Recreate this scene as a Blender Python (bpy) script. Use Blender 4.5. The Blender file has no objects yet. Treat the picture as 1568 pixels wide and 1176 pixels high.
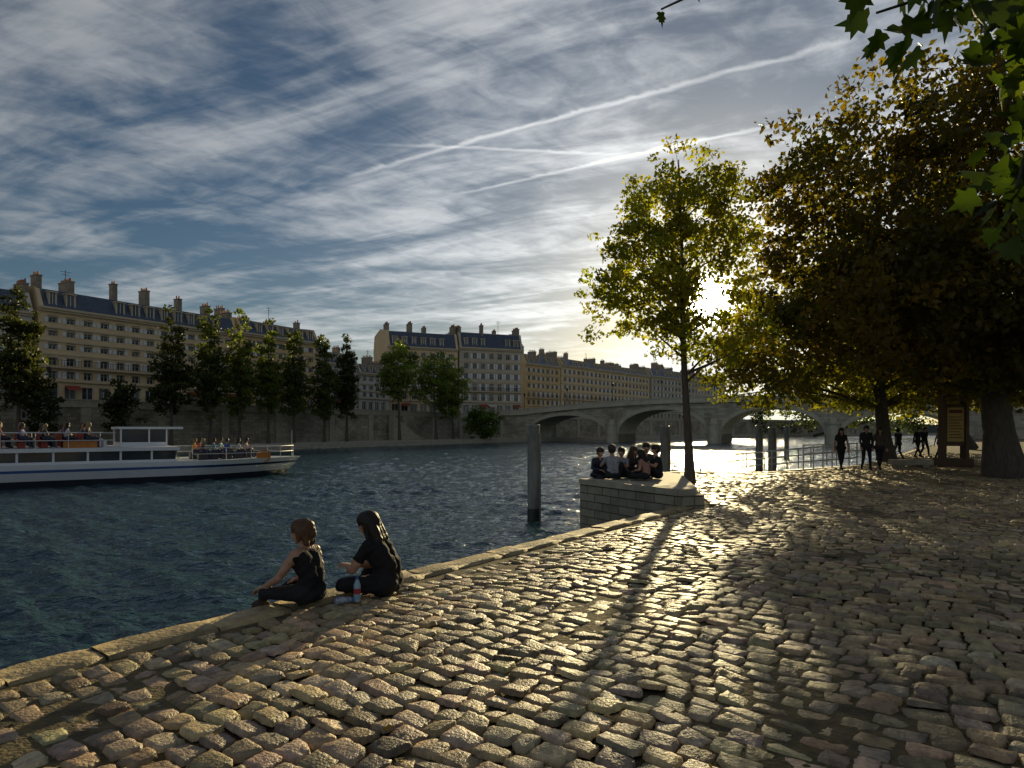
import bpy, math, random
import numpy as np
from mathutils import Vector, Matrix
random.seed(7); rng=np.random.default_rng(7)
sc=bpy.context.scene
COL=sc.collection
sc.view_settings.view_transform='Standard'; sc.view_settings.look='None'; sc.view_settings.exposure=0

# ------------------------------------------------------------ helpers
def empty(name,loc=(0,0,0),rz=0,parent=None):
    o=bpy.data.objects.new(name,None); o.location=loc; o.rotation_euler=(0,0,rz); COL.objects.link(o)
    if parent: o.parent=parent
    return o
def obj_from(name,verts,faces,mats,parent=None,smooth=False,mi=None,loc=None,rz=None,colors=None):
    me=bpy.data.meshes.new(name)
    me.from_pydata([tuple(v) for v in verts],[],[tuple(f) for f in faces])
    if not isinstance(mats,(list,tuple)): mats=[mats]
    for m in mats: me.materials.append(m)
    if mi is not None: me.polygons.foreach_set('material_index',np.array(mi,dtype=np.int32))
    if smooth: me.polygons.foreach_set('use_smooth',np.ones(len(me.polygons),dtype=bool))
    me.update()
    o=bpy.data.objects.new(name,me); COL.objects.link(o)
    if parent: o.parent=parent
    if loc is not None: o.location=loc
    if rz is not None: o.rotation_euler=(0,0,rz)
    return o
def np_mesh(name,V,F,mat,parent=None,smooth=False,colors=None):
    me=bpy.data.meshes.new(name); n=len(V); m,k=F.shape
    me.vertices.add(n); me.vertices.foreach_set('co',np.ascontiguousarray(V,dtype=np.float32).ravel())
    me.loops.add(m*k); me.loops.foreach_set('vertex_index',np.ascontiguousarray(F,dtype=np.int32).ravel())
    me.polygons.add(m); me.polygons.foreach_set('loop_start',np.arange(0,m*k,k,dtype=np.int32))
    me.polygons.foreach_set('loop_total',np.full(m,k,dtype=np.int32))
    if smooth: me.polygons.foreach_set('use_smooth',np.ones(m,dtype=bool))
    me.materials.append(mat); me.update(calc_edges=True)
    if colors is not None:
        a=me.color_attributes.new('col','FLOAT_COLOR','POINT')
        c=np.ones((n,4),dtype=np.float32); c[:,:3]=colors; a.data.foreach_set('color',c.ravel())
    o=bpy.data.objects.new(name,me); COL.objects.link(o)
    if parent: o.parent=parent
    return o
class MB:
    def __init__(s): s.v=[]; s.f=[]; s.m=[]
    def quad(s,a,b,c,d,m=0):
        i=len(s.v); s.v+= [a,b,c,d]; s.f.append((i,i+1,i+2,i+3)); s.m.append(m)
    def box(s,x0,x1,y0,y1,z0,z1,m=0):
        i=len(s.v)
        s.v+=[(x0,y0,z0),(x1,y0,z0),(x1,y1,z0),(x0,y1,z0),(x0,y0,z1),(x1,y0,z1),(x1,y1,z1),(x0,y1,z1)]
        for f in ((0,3,2,1),(4,5,6,7),(0,1,5,4),(1,2,6,5),(2,3,7,6),(3,0,4,7)):
            s.f.append(tuple(i+k for k in f)); s.m.append(m)
    def prism(s,poly,z0,z1,m=0):
        n=len(poly); i=len(s.v)
        s.v+=[(p[0],p[1],z0) for p in poly]+[(p[0],p[1],z1) for p in poly]
        s.f.append(tuple(i+n+k for k in range(n))); s.m.append(m)
        s.f.append(tuple(i+k for k in reversed(range(n)))); s.m.append(m)
        for k in range(n):
            j=(k+1)%n; s.f.append((i+k,i+j,i+n+j,i+n+k)); s.m.append(m)
    def tube(s,pts,rad,seg=8,m=0,cap=True):
        pts=[Vector(p) for p in pts]; i0=len(s.v); up=Vector((0.13,0.31,1)).normalized()
        for k,p in enumerate(pts):
            t=(pts[min(k+1,len(pts)-1)]-pts[max(k-1,0)]).normalized()
            a=t.cross(up)
            if a.length<1e-3: a=t.cross(Vector((1,0,0)))
            a.normalize(); b=t.cross(a)
            for q in range(seg):
                th=2*math.pi*q/seg; w=p+(a*math.cos(th)+b*math.sin(th))*rad[k]; s.v.append(tuple(w))
        for k in range(len(pts)-1):
            for q in range(seg):
                a=i0+k*seg+q; b=i0+k*seg+(q+1)%seg
                s.f.append((a,b,b+seg,a+seg)); s.m.append(m)
        if cap:
            s.f.append(tuple(i0+q for q in range(seg))); s.m.append(m)
            e=i0+(len(pts)-1)*seg; s.f.append(tuple(e+q for q in reversed(range(seg)))); s.m.append(m)
    def make(s,name,mats,parent=None,smooth=False,**k):
        return obj_from(name,s.v,s.f,mats,parent,smooth,mi=s.m,**k)

def lin(c): return tuple(c)+(1,)
def mat(name,c1,c2=None,rough=.8,scale=3,bump=.0,bscale=20,metal=0,spec=.5,stretch=None,attr=False):
    m=bpy.data.materials.new(name); m.use_nodes=True; nt=m.node_tree; N=nt.nodes; L=nt.links
    b=N['Principled BSDF']; b.inputs['Roughness'].default_value=rough; b.inputs['Metallic'].default_value=metal
    b.inputs['Specular IOR Level'].default_value=spec
    tc=N.new('ShaderNodeTexCoord'); vec=tc.outputs['Object']
    if stretch:
        mp=N.new('ShaderNodeMapping'); mp.inputs['Scale'].default_value=stretch; L.new(vec,mp.inputs[0]); vec=mp.outputs[0]
    if c2 is None: c2=tuple(x*.75 for x in c1)
    nz=N.new('ShaderNodeTexNoise'); nz.inputs['Scale'].default_value=scale; nz.inputs['Detail'].default_value=5; nz.inputs['Roughness'].default_value=.65
    L.new(vec,nz.inputs['Vector'])
    cr=N.new('ShaderNodeValToRGB'); cr.color_ramp.elements[0].position=.35; cr.color_ramp.elements[1].position=.65
    cr.color_ramp.elements[0].color=lin(c2); cr.color_ramp.elements[1].color=lin(c1); L.new(nz.outputs['Fac'],cr.inputs[0])
    out=cr.outputs[0]
    if attr:
        at=N.new('ShaderNodeAttribute'); at.attribute_name='col'
        mx=N.new('ShaderNodeMix'); mx.data_type='RGBA'; mx.blend_type='MULTIPLY'; mx.inputs[0].default_value=1
        L.new(out,mx.inputs[6]); L.new(at.outputs['Color'],mx.inputs[7]); out=mx.outputs[2]
    L.new(out,b.inputs['Base Color'])
    if bump>0:
        n2=N.new('ShaderNodeTexNoise'); n2.inputs['Scale'].default_value=bscale; n2.inputs['Detail'].default_value=4; L.new(vec,n2.inputs['Vector'])
        bp=N.new('ShaderNodeBump'); bp.inputs['Strength'].default_value=bump; bp.inputs['Distance'].default_value=.03
        L.new(n2.outputs['Fac'],bp.inputs['Height']); L.new(bp.outputs[0],b.inputs['Normal'])
    return m
def brickmat(name,c1,c2,cm,bw=.9,bh=.4,mortar=.015,rough=.85,axis='xz'):
    m=mat(name,c1,c2,rough=rough); nt=m.node_tree; N=nt.nodes; L=nt.links; b=N['Principled BSDF']
    tc=N.new('ShaderNodeTexCoord'); sp=N.new('ShaderNodeSeparateXYZ'); L.new(tc.outputs['Object'],sp.inputs[0])
    cb=N.new('ShaderNodeCombineXYZ'); L.new(sp.outputs[0],cb.inputs[0]); L.new(sp.outputs[2 if axis=='xz' else 1],cb.inputs[1])
    br=N.new('ShaderNodeTexBrick'); L.new(cb.outputs[0],br.inputs['Vector'])
    br.inputs['Color1'].default_value=(1,1,1,1); br.inputs['Color2'].default_value=(.6,.58,.55,1); br.inputs['Mortar'].default_value=lin(cm)
    br.inputs['Scale'].default_value=1; br.inputs['Brick Width'].default_value=bw; br.inputs['Row Height'].default_value=bh
    br.inputs['Mortar Size'].default_value=mortar; br.inputs['Bias'].default_value=-.2
    old=b.inputs['Base Color'].links[0].from_socket
    mx=N.new('ShaderNodeMix'); mx.data_type='RGBA'; mx.blend_type='MULTIPLY'; mx.inputs[0].default_value=1
    L.new(old,mx.inputs[6]); L.new(br.outputs['Color'],mx.inputs[7]); 
    nz=N.new('ShaderNodeTexNoise'); nz.inputs['Scale'].default_value=.25; nz.inputs['Detail'].default_value=8; L.new(tc.outputs['Object'],nz.inputs['Vector'])
    mr=N.new('ShaderNodeMapRange'); mr.inputs[1].default_value=.35; mr.inputs[2].default_value=.65; mr.inputs[3].default_value=.55; mr.inputs[4].default_value=1.1; L.new(nz.outputs[0],mr.inputs[0])
    m2=N.new('ShaderNodeMix'); m2.data_type='RGBA'; m2.blend_type='MULTIPLY'; m2.inputs[0].default_value=1
    L.new(mx.outputs[2],m2.inputs[6]); L.new(mr.outputs[0],m2.inputs[7]); L.new(m2.outputs[2],b.inputs['Base Color'])
    bp=N.new('ShaderNodeBump'); bp.inputs['Strength'].default_value=.6; bp.inputs['Distance'].default_value=.02
    L.new(br.outputs['Fac'],bp.inputs['Height']); bp.invert=True; L.new(bp.outputs[0],b.inputs['Normal'])
    return m
def leafmat(name,trans=(.35,.42,.05),mixf=.5,rough=.5):
    m=bpy.data.materials.new(name); m.use_nodes=True; nt=m.node_tree; N=nt.nodes; L=nt.links
    b=N['Principled BSDF']; b.inputs['Roughness'].default_value=rough; b.inputs['Specular IOR Level'].default_value=.3
    at=N.new('ShaderNodeAttribute'); at.attribute_name='col'; L.new(at.outputs['Color'],b.inputs['Base Color'])
    tr=N.new('ShaderNodeBsdfTranslucent'); mx=N.new('ShaderNodeMix'); mx.data_type='RGBA'; mx.blend_type='MULTIPLY'; mx.inputs[0].default_value=1
    L.new(at.outputs['Color'],mx.inputs[6]); mx.inputs[7].default_value=lin(trans); L.new(mx.outputs[2],tr.inputs[0])
    ms=N.new('ShaderNodeMixShader'); ms.inputs[0].default_value=mixf; L.new(b.outputs[0],ms.inputs[1]); L.new(tr.outputs[0],ms.inputs[2])
    L.new(ms.outputs[0],N['Material Output'].inputs['Surface'])
    return m

# ------------------------------------------------------------ camera, sun, world
H=1.65; ZW=-1.3
cd=bpy.data.cameras.new('camera'); cam=bpy.data.objects.new('camera',cd); COL.objects.link(cam)
cam.location=(0,0,H); cam.rotation_euler=(math.radians(90),0,0); cd.sensor_width=36; cd.lens=36*1000/1568; cd.shift_y=69/1568
cd.clip_end=9000; cd.clip_start=.05; sc.camera=cam
S=Vector((.304,1,.198)).normalized(); elev=math.asin(S.z); azim=math.atan2(S.x,S.y)
sd=bpy.data.lights.new('sun','SUN'); sun=bpy.data.objects.new('sun',sd); COL.objects.link(sun)
sd.energy=5; sd.angle=math.radians(.6); sd.color=(1,.81,.43); sun.rotation_euler=(-Vector((.304,1,.222))).to_track_quat('-Z','Y').to_euler(); sun.location=(20,60,40)

w=bpy.data.worlds.new('World'); sc.world=w; w.use_nodes=True; nt=w.node_tree; N=nt.nodes; L=nt.links
bg=N['Background']; bg.inputs['Strength'].default_value=.1
sky=N.new('ShaderNodeTexSky'); sky.sky_type='NISHITA'; sky.sun_disc=False; sky.sun_elevation=elev; sky.sun_rotation=azim
sky.air_density=1.0; sky.dust_density=.6; sky.ozone_density=2.5
tc=N.new('ShaderNodeTexCoord'); D=tc.outputs['Generated']
def _set(sock,v):
    if isinstance(v,bpy.types.NodeSocket): L.new(v,sock)
    else: sock.default_value=v
def M(op,a,b=None,c=None,clamp=False):
    n=N.new('ShaderNodeMath'); n.operation=op; n.use_clamp=clamp; _set(n.inputs[0],a)
    if b is not None: _set(n.inputs[1],b)
    if c is not None: _set(n.inputs[2],c)
    return n.outputs[0]
def MR(x,a,b,c,d,sm=True):
    n=N.new('ShaderNodeMapRange'); n.interpolation_type='SMOOTHSTEP' if sm else 'LINEAR'
    _set(n.inputs[0],x)
    for i,v in enumerate((a,b,c,d)): n.inputs[i+1].default_value=v
    return n.outputs[0]
def VM(op,a,b=None):
    n=N.new('ShaderNodeVectorMath'); n.operation=op; _set(n.inputs[0],a)
    if b is not None: _set(n.inputs[1],b)
    return n
sp=N.new('ShaderNodeSeparateXYZ'); L.new(D,sp.inputs[0])
dz=M('MAXIMUM',M('ADD',sp.outputs[2],.05),.05)
px_=M('DIVIDE',sp.outputs[0],dz); py_=M('DIVIDE',sp.outputs[1],dz)
cb=N.new('ShaderNodeCombineXYZ'); L.new(px_,cb.inputs[0]); L.new(py_,cb.inputs[1]); P=cb.outputs[0]
def noise(vec,scale,detail=6,rough=.6,dist=0.,rot=0,sca=(1,1,1),loc=(0,0,0)):
    mp=N.new('ShaderNodeMapping'); mp.inputs['Rotation'].default_value=(0,0,rot)
    mp2=N.new('ShaderNodeMapping'); mp2.inputs['Scale'].default_value=sca; mp2.inputs['Location'].default_value=loc
    L.new(vec,mp.inputs[0]); L.new(mp.outputs[0],mp2.inputs[0])
    n=N.new('ShaderNodeTexNoise'); n.inputs['Scale'].default_value=scale; n.inputs['Detail'].default_value=detail
    n.inputs['Roughness'].default_value=rough; n.inputs['Distortion'].default_value=dist; L.new(mp2.outputs[0],n.inputs['Vector']); return n.outputs[0]
streak=noise(P,1.35,8,.6,.55,rot=math.radians(24),sca=(.6,1.9,1),loc=(3.3,1.7,0))
mott=noise(P,5.5,5,.6,.5,rot=math.radians(-30),sca=(1,1.5,1))
big=noise(P,.8,3,.5,.4,loc=(1.2,4,0))
c=M('ADD',M('MULTIPLY',streak,.58),M('MULTIPLY',mott,.20)); c=M('ADD',c,M('MULTIPLY',big,.36))
cloud=MR(c,.48,.73,0,1)
sdot=VM('DOT_PRODUCT',D,tuple(S)).outputs['Value']
ang=M('ARCCOSINE',M('MINIMUM',sdot,.99999))
g_wide=M('EXPONENT',M('MULTIPLY',ang,-2.7))
g_mid=M('EXPONENT',M('MULTIPLY',ang,-8.0))
g_disc=M('EXPONENT',M('MULTIPLY',M('POWER',M('DIVIDE',ang,.022),2.0),-1))
g_back=MR(sdot,.1,-.8,0,1)   # glow added to unseen front-lit clouds opposite the sun, to brighten the facades
def line(p0,p1,wd,fade=.25):
    p0=Vector(p0);p1=Vector(p1);d=(p1-p0);Ln=d.length;d.normalize();n=Vector((-d.y,d.x))
    warp=M('MULTIPLY',M('SUBTRACT',mott,.5),wd*2.6)
    dist=M('ABSOLUTE',M('ADD',M('SUBTRACT',VM('DOT_PRODUCT',P,(n.x,n.y,0)).outputs['Value'],n.dot(p0)),warp))
    al=M('SUBTRACT',VM('DOT_PRODUCT',P,(d.x,d.y,0)).outputs['Value'],d.dot(p0))
    m=M('MULTIPLY',MR(al,-fade*.3,fade,0,1),MR(al,Ln-fade,Ln+fade*.3,1,0))
    return M('MULTIPLY',MR(dist,0,wd,1,0),m)
def pp(u,v):
    r=(u-784)/1000; h=(657-v)/1000; l=math.sqrt(1+r*r+h*h); k=h+.05*l
    return (r/k,1/k)
lines=M('ADD',line(pp(520,275),pp(1330,55),.021),M('MULTIPLY',line(pp(690,300),pp(1280,172),.019),.8))
lines=M('ADD',lines,M('MULTIPLY',line(pp(560,220),pp(960,238),.018),.7))
lines=M('ADD',lines,M('MULTIPLY',line(pp(700,470),pp(860,462),.05),.5))
lines=M('MULTIPLY',lines,MR(streak,.3,.6,.55,1.1))
cl=M('ADD',cloud,M('MULTIPLY',lines,.55))
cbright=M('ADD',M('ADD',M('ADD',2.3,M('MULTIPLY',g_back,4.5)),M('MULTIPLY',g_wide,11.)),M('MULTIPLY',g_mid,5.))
cc=N.new('ShaderNodeCombineColor'); 
cc.inputs[0].default_value=.99; cc.inputs[1].default_value=1.0; cc.inputs[2].default_value=1.0
sc1=VM('SCALE',cc.outputs[0]); L.new(M('MULTIPLY',cl,cbright),sc1.inputs['Scale'])
skd=N.new('ShaderNodeHueSaturation'); skd.inputs['Saturation'].default_value=1.12; skd.inputs['Value'].default_value=.46; L.new(sky.outputs[0],skd.inputs['Color'])
dim=VM('SCALE',skd.outputs[0]); L.new(M('SUBTRACT',1,M('MULTIPLY',M('MINIMUM',cl,1),.6)),dim.inputs['Scale'])
s1=VM('ADD',dim.outputs[0],sc1.outputs[0])
gc=N.new('ShaderNodeCombineColor'); gc.inputs[0].default_value=1; gc.inputs[1].default_value=.97; gc.inputs[2].default_value=.84
gl=VM('SCALE',gc.outputs[0]); L.new(M('MULTIPLY',g_mid,9.0),gl.inputs['Scale'])
s2=VM('MINIMUM',VM('ADD',s1.outputs[0],gl.outputs[0]).outputs[0],(11,10.8,9.8))
gd=VM('SCALE',gc.outputs[0]); L.new(M('MULTIPLY',g_disc,500.0),gd.inputs['Scale'])
s3=VM('ADD',s2.outputs[0],gd.outputs[0]); L.new(s3.outputs[0],bg.inputs['Color'])

# ------------------------------------------------------------ materials
m_cob=mat('cobble_stone',(.45,.335,.175),(.21,.155,.088),rough=.5,scale=14,bump=.6,bscale=55,attr=True,spec=.45)
m_dirt=mat('joint_earth',(.15,.11,.045),(.055,.042,.02),rough=.95,scale=6,bump=.8,bscale=30)
m_cop=mat('coping_stone',(.44,.345,.19),(.25,.195,.115),rough=.7,scale=5,bump=.8,bscale=25,attr=True)
m_wall=brickmat('embankment_stone',(.45,.40,.31),(.3,.27,.21),(.3,.28,.25),bw=1.1,bh=.45)
m_block=brickmat('block_stone',(.42,.37,.27),(.29,.26,.2),(.25,.22,.2),bw=.62,bh=.2,mortar=.012)
m_plain=mat('dressed_stone',(.42,.37,.28),(.28,.25,.19),scale=2,bump=.3)
m_bridge=mat('bridge_stone',(.5,.45,.34),(.36,.32,.25),scale=.6,bump=.2,bscale=3)
m_bridge_b=brickmat('bridge_ashlar',(.52,.46,.35),(.4,.36,.28),(.4,.38,.34),bw=1.4,bh=.5)
m_trim=mat('limestone_trim',(.62,.50,.33),(.48,.39,.27),scale=.6)
m_asph=mat('street_asphalt',(.07,.07,.07),scale=1)
m_bark=mat('bark',(.11,.085,.06),(.05,.04,.03),scale=6,bump=1,bscale=12,stretch=(3,3,.6))
m_slate=mat('slate_roof',(.07,.095,.15),(.04,.055,.09),rough=.55,scale=2,bump=.3,bscale=15)
m_zinc=mat('zinc_roof',(.17,.2,.25),(.11,.13,.17),rough=.5,scale=1)
m_glass=mat('window_glass',(.04,.055,.07),(.02,.03,.04),rough=.08,scale=.7,spec=.8)
m_curtain=mat('window_curtained',(.28,.27,.25),(.1,.1,.1),rough=.3,scale=1.5)
m_white=mat('white_paint',(.75,.74,.70),(.6,.59,.56),rough=.5,scale=2)
m_pot=mat('chimney_pot',(.36,.16,.09),scale=3)
m_chim=mat('chimney_render',(.33,.27,.2),(.2,.165,.13),scale=1)
m_iron=mat('iron',(.03,.03,.035),rough=.5)
m_pole=mat('mooring_pole_steel',(.24,.24,.22),(.12,.12,.11),rough=.5,scale=3,stretch=(1,1,.3),bump=.2)
m_poleb=mat('wet_pole_base',(.03,.035,.03),rough=.4)
m_rail=mat('railing_paint',(.6,.6,.58),rough=.4)

# ------------------------------------------------------------ river (real waves)
def water():
    m=bpy.data.materials.new('river_water'); m.use_nodes=True; nt=m.node_tree; N=nt.nodes; L=nt.links
    b=N['Principled BSDF']; b.inputs['Base Color'].default_value=(.022,.06,.072,1); b.inputs['Roughness'].default_value=.10; b.inputs['IOR'].default_value=1.4
    tc=N.new('ShaderNodeTexCoord')
    mp=N.new('ShaderNodeMapping'); mp.inputs['Scale'].default_value=(1,1.7,1); mp.inputs['Rotation'].default_value=(0,0,.3); L.new(tc.outputs['Object'],mp.inputs[0])
    n=N.new('ShaderNodeTexNoise'); n.inputs['Scale'].default_value=4.0; n.inputs['Detail'].default_value=3; n.inputs['Distortion'].default_value=.5; L.new(mp.outputs[0],n.inputs['Vector'])
    b2=N.new('ShaderNodeBump'); b2.inputs['Strength'].default_value=1; b2.inputs['Distance'].default_value=.10; L.new(n.outputs[0],b2.inputs['Height'])
    L.new(b2.outputs[0],b.inputs['Normal']); return m
m_water=water()
def river():
    nr,nc=640,480
    y=3.0*(190/3.0)**(np.arange(nr)/(nr-1)); u=np.linspace(-1.15,.85,nc)
    Y,U=np.meshgrid(y,u,indexing='ij'); X=U*Y; Z=np.zeros_like(X); rg=np.random.default_rng(2)
    warpx=.8*np.sin(X*.13+Y*.21)+.5*np.sin(X*.37-Y*.17+1); warpy=.8*np.sin(X*.19-Y*.11+2)+.4*np.sin(X*.29+Y*.41)
    for i in range(56):
        lam=.36*(2.6/.36)**rg.uniform(0,1); th=rg.normal(1.25,.6); k=2*math.pi/lam; a=lam*.0085*rg.uniform(.6,1.3)
        att=np.clip((lam/ (Y*.0065)-1.2)/2.0,0,1)
        ph=rg.uniform(0,6.28); arg=k*((X+warpx*.35)*math.cos(th)+(Y+warpy*.35)*math.sin(th))+ph
        s=np.sin(arg); Z+=a*att*(1-2*np.abs(s)**.8 if i%3==0 else s)
    patch=.8+.25*np.sin(X*.21+Y*.13)*np.sin(Y*.17-X*.07+1.3)
    Z*=patch
    V=np.stack([X,Y,Z+ZW],-1).reshape(-1,3); i=np.arange(nr-1)[:,None]*nc+np.arange(nc-1)[None]; i=i.ravel()
    F=np.stack([i,i+1,i+nc+1,i+nc],1); np_mesh('river_water',V,F,m_water,smooth=True)
river()
obj_from('river_water_distant',[(-4000,-4000,ZW-.12),(4000,-4000,ZW-.12),(4000,4000,ZW-.12),(-4000,4000,ZW-.12)],[(0,1,2,3)],m_water)

# ------------------------------------------------------------ near quay
E=Vector((.597,.802)); E.normalize(); NN=Vector((E.y,-E.x))
P0=Vector((-3.5,4.48))
def el(t): return P0+E*t
q=[el(-70),el(11.9),Vector((3.75,14.15)),Vector((1.95,17.1)),Vector((4.3,25.0)),Vector((11.3,25.6)),Vector((16,30)),Vector((27,45)),Vector((42,66)),Vector((95,132)),Vector((2500,600)),Vector((2500,-2500)),Vector((-200,-2500))]
mb=MB(); mb.prism([tuple(p) for p in q],-3,-.035); quay=mb.make('quay_ground',m_dirt)
def wallseg(name,p0,p1,z0,z1,th,mt,parent=None,out=.0):
    p0=Vector(p0);p1=Vector(p1);d=p1-p0
    b=MB(); b.box(0,d.length,-out,th,z0,z1)
    return b.make(name,mt,parent,loc=(p0.x,p0.y,0),rz=math.atan2(d.y,d.x))
qw=empty('quay_wall')
wallseg('river_face',el(-40),el(11.85),-3,-.25,.3,m_wall,qw,out=.02)
Vc=[];Fc=[];Cc=[]
def coping(a,b,wd,z=.01):
    a=Vector(a);b=Vector(b);d=(b-a);Ln=d.length;d.normalize();n=Vector((d.y,-d.x));t=0
    while t<Ln:
        l=min(random.uniform(.5,.95),Ln-t)
        if l<.1: break
        g=.006; j=random.uniform(-.012,.012); zz=z+random.uniform(-.010,.008); 
        c=random.uniform(.8,1.15); K=5; base=len(Vc); npz=6
        for q_ in range(K):
            tt=t+g+(l-2*g)*q_/(K-1); ed=.010 if q_ in (0,K-1) else 0
            w1=random.gauss(0,.006); w2=random.gauss(0,.007)
            for (o,zv) in [(-.05+j,-.25),(-.05+j+w1,zz-.035-ed),(-.02+j+w1,zz-ed+random.gauss(0,.004)),(wd*.5,zz-ed+random.gauss(0,.004)),(wd-.03+w2,zz-ed+random.gauss(0,.003)),(wd+w2,zz-.06)]:
                p=a+d*tt+n*o; Vc.append((p.x,p.y,zv)); Cc.append((c,c*.98,c*.92))
        for q_ in range(K-1):
            for i in range(npz-1):
                s=base+q_*npz+i; Fc.append((s,s+1,s+npz+1,s+npz))
        for s in (base,base+(K-1)*npz): Fc.append((s+1,s+2,s+4,s+5))
        t+=l
coping(el(-12),el(11.9),.30)
coping((4.5,24.9),(11.3,25.5),.35); coping((11.3,25.5),(16,29.9),.35); coping((16,29.9),(27,44.9),.35); coping((27,44.9),(42,65.9),.35)
np_mesh('quay_coping',np.array(Vc),np.array(Fc),m_cop,colors=np.array(Cc))

def inside_quay(x,y):
    ok=(( (x-P0.x)*NN.x+(y-P0.y)*NN.y )>.36)|(y>14.1)
    ok2=(y<24.4+ (x-4.3)*.08) | ((x>11.3)&(y<25.2+(x-11.3)*.93)&(x<16)) | ((x>=16)&(y<29.4+(x-16)*1.36))
    ok3=(y<=13.9)|(x>np.where(y<19.3,4.35+(y-14)*.16,5.2-(y-19.3)*.2))
    return ok&ok2&ok3
def cobbles():
    row=.165; Vs=[];Fs=[];Cs=[];off=0
    def emit(cx,cy,lx,ly,G):
        n=len(cx)
        if G>3: g=np.concatenate([[-1,-.90],np.linspace(-.6,.6,G-4),[.90,1]])
        else: g=np.array([-1,-.84,.84,1]); 
        G=len(g)
        gx,gy=np.meshgrid(g,g,indexing='ij'); gx=gx.ravel();gy=gy.ravel()
        k=1-.10*(np.abs(gx)*np.abs(gy))**2
        px=gx*k;py=gy*k
        r=rng.normal
        sk=r(size=(n,1))*.11
        X=px[None]*lx[:,None]*(1+.10*r(size=(n,1))*gy[None])+r(size=(n,G*G))*.0032+sk*py[None]*ly[:,None]
        Y=py[None]*ly[:,None]*(1+.11*r(size=(n,1))*gx[None])+r(size=(n,G*G))*.003
        e=np.maximum(np.abs(gx),np.abs(gy))
        h0=r(size=(n,1))*.0075-np.where(rng.random((n,1))<.03,.02,0)
        Z=h0+.004*(1-e[None]**2)+r(size=(n,1))*.0065*gx[None]+r(size=(n,1))*.0075*gy[None]+r(size=(n,G*G))*.0018
        Z=np.where(e[None]>.99,Z-.032,Z)
        Z=np.where((e[None]>.8)&(e[None]<.99),Z-.003,Z)
        th=r(size=(n,1))*.05; c,s=np.cos(th),np.sin(th)
        X,Y=X*c-Y*s,X*s+Y*c
        WX=cx[:,None]+X*NN.x+Y*E.x; WY=cy[:,None]+X*NN.y+Y*E.y
        V=np.stack([WX,WY,Z],-1).reshape(-1,3)
        f=[]
        for i in range(G-1):
            for j in range(G-1): f.append((i*G+j,(i+1)*G+j,(i+1)*G+j+1,i*G+j+1))
        f=np.array(f); F=(np.arange(n)[:,None,None]*G*G+f[None]).reshape(-1,4)
        pat=1+.22*(np.sin(cx*1.7+cy*.9)*np.sin(cy*1.3-cx*.6+1)+.6*np.sin(cx*4.1-cy*2.3)*np.sin(cy*3.3+cx*1.1))[:,None]
        b=np.clip((r(size=(n,1))*.26+1)*pat,.35,1.6); tint=1+r(size=(n,3))*.05
        tint[:,2]+=.25*(rng.random(n)<.25)
        C=np.repeat((b*tint),G*G,axis=0)
        return V,F,C
    S_,T_,LX,LY=[],[],[],[]
    for i in range(-30,int(60/row)):
        t=i*row+.01*math.sin(i*.7); s=(.36 if t<11.5 else -16)+random.uniform(0,.12)
        while s<30:
            l=float(np.clip(random.gauss(.205,.038),.12,.31))
            S_.append(s+l/2);T_.append(t);LX.append(l/2-.0055);LY.append(row/2-.005+random.uniform(-.004,.001)); s+=l
    S_=np.array(S_);T_=np.array(T_);LX=np.array(LX);LY=np.array(LY)
    wav=.045*np.sin(S_*1.1+T_*.3)+.03*np.sin(S_*2.7)
    T2=T_+wav
    cx=P0.x+E.x*T2+NN.x*S_; cy=P0.y+E.y*T2+NN.y*S_
    ok=inside_quay(cx,cy)&(np.abs(cx)<.85*cy+3.2)&(cy>.3)&(cy<44)
    cx,cy,LX,LY=cx[ok],cy[ok],LX[ok],LY[ok]; d=np.hypot(cx,cy)
    for lo,hi,G in ((0,7.5,9),(7.5,14,7),(14,99,3)):
        k=(d>=lo)&(d<hi)
        if k.sum()==0: continue
        V,F,C=emit(cx[k],cy[k],LX[k],LY[k],G); Vs.append(V);Fs.append(F+off);Cs.append(C);off+=len(V)
    V=np.concatenate(Vs);F=np.concatenate(Fs);C=np.concatenate(Cs)
    V[:,2]+=.018*np.sin(V[:,0]*1.3+V[:,1]*.6)+.012*np.sin(V[:,0]*2.9-V[:,1]*1.7)-.006
    np_mesh('cobblestone_pavement',V,F,m_cob,smooth=True,colors=C)
cobbles()

# stone platform
A_=Vector((3.62,13.95)); B_=Vector((1.80,17.05)); C_=Vector((4.2,21.4)); D_=Vector((5.0,19.3)); D2=Vector((4.15,14.15))
plat=empty('stone_mooring_platform')
mb=MB(); mb.prism([tuple(A_),tuple(D2),tuple(D_),tuple(C_),tuple(B_)],-3,.22); mb.make('core',m_plain,plat)
wallseg('river_side_face',B_,A_,-3,.22,.05,m_block,plat,out=.03)
b=MB(); Ls=(A_-B_).length; ux=0
while ux<Ls:
    l=min(random.uniform(.55,.8),Ls-ux); b.box(ux+.006,ux+l-.006,-.07,.42,.222,.36+random.uniform(-.006,.006)); ux+=l
dd=A_-B_; b.make('cap_course',m_plain,plat,loc=(B_.x,B_.y,0),rz=math.atan2(dd.y,dd.x))
wallseg('end_face',A_,D2,-.5,.22,.05,m_block,plat,out=.03)
e2=MB(); e2.prism([tuple(B_+Vector((.45,.35))),tuple(A_+Vector((.32,.6))),tuple(D2+Vector((0,.5))),tuple(D_),tuple(C_)],.222,.33); e2.make('paved_top',m_plain,plat)

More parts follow.
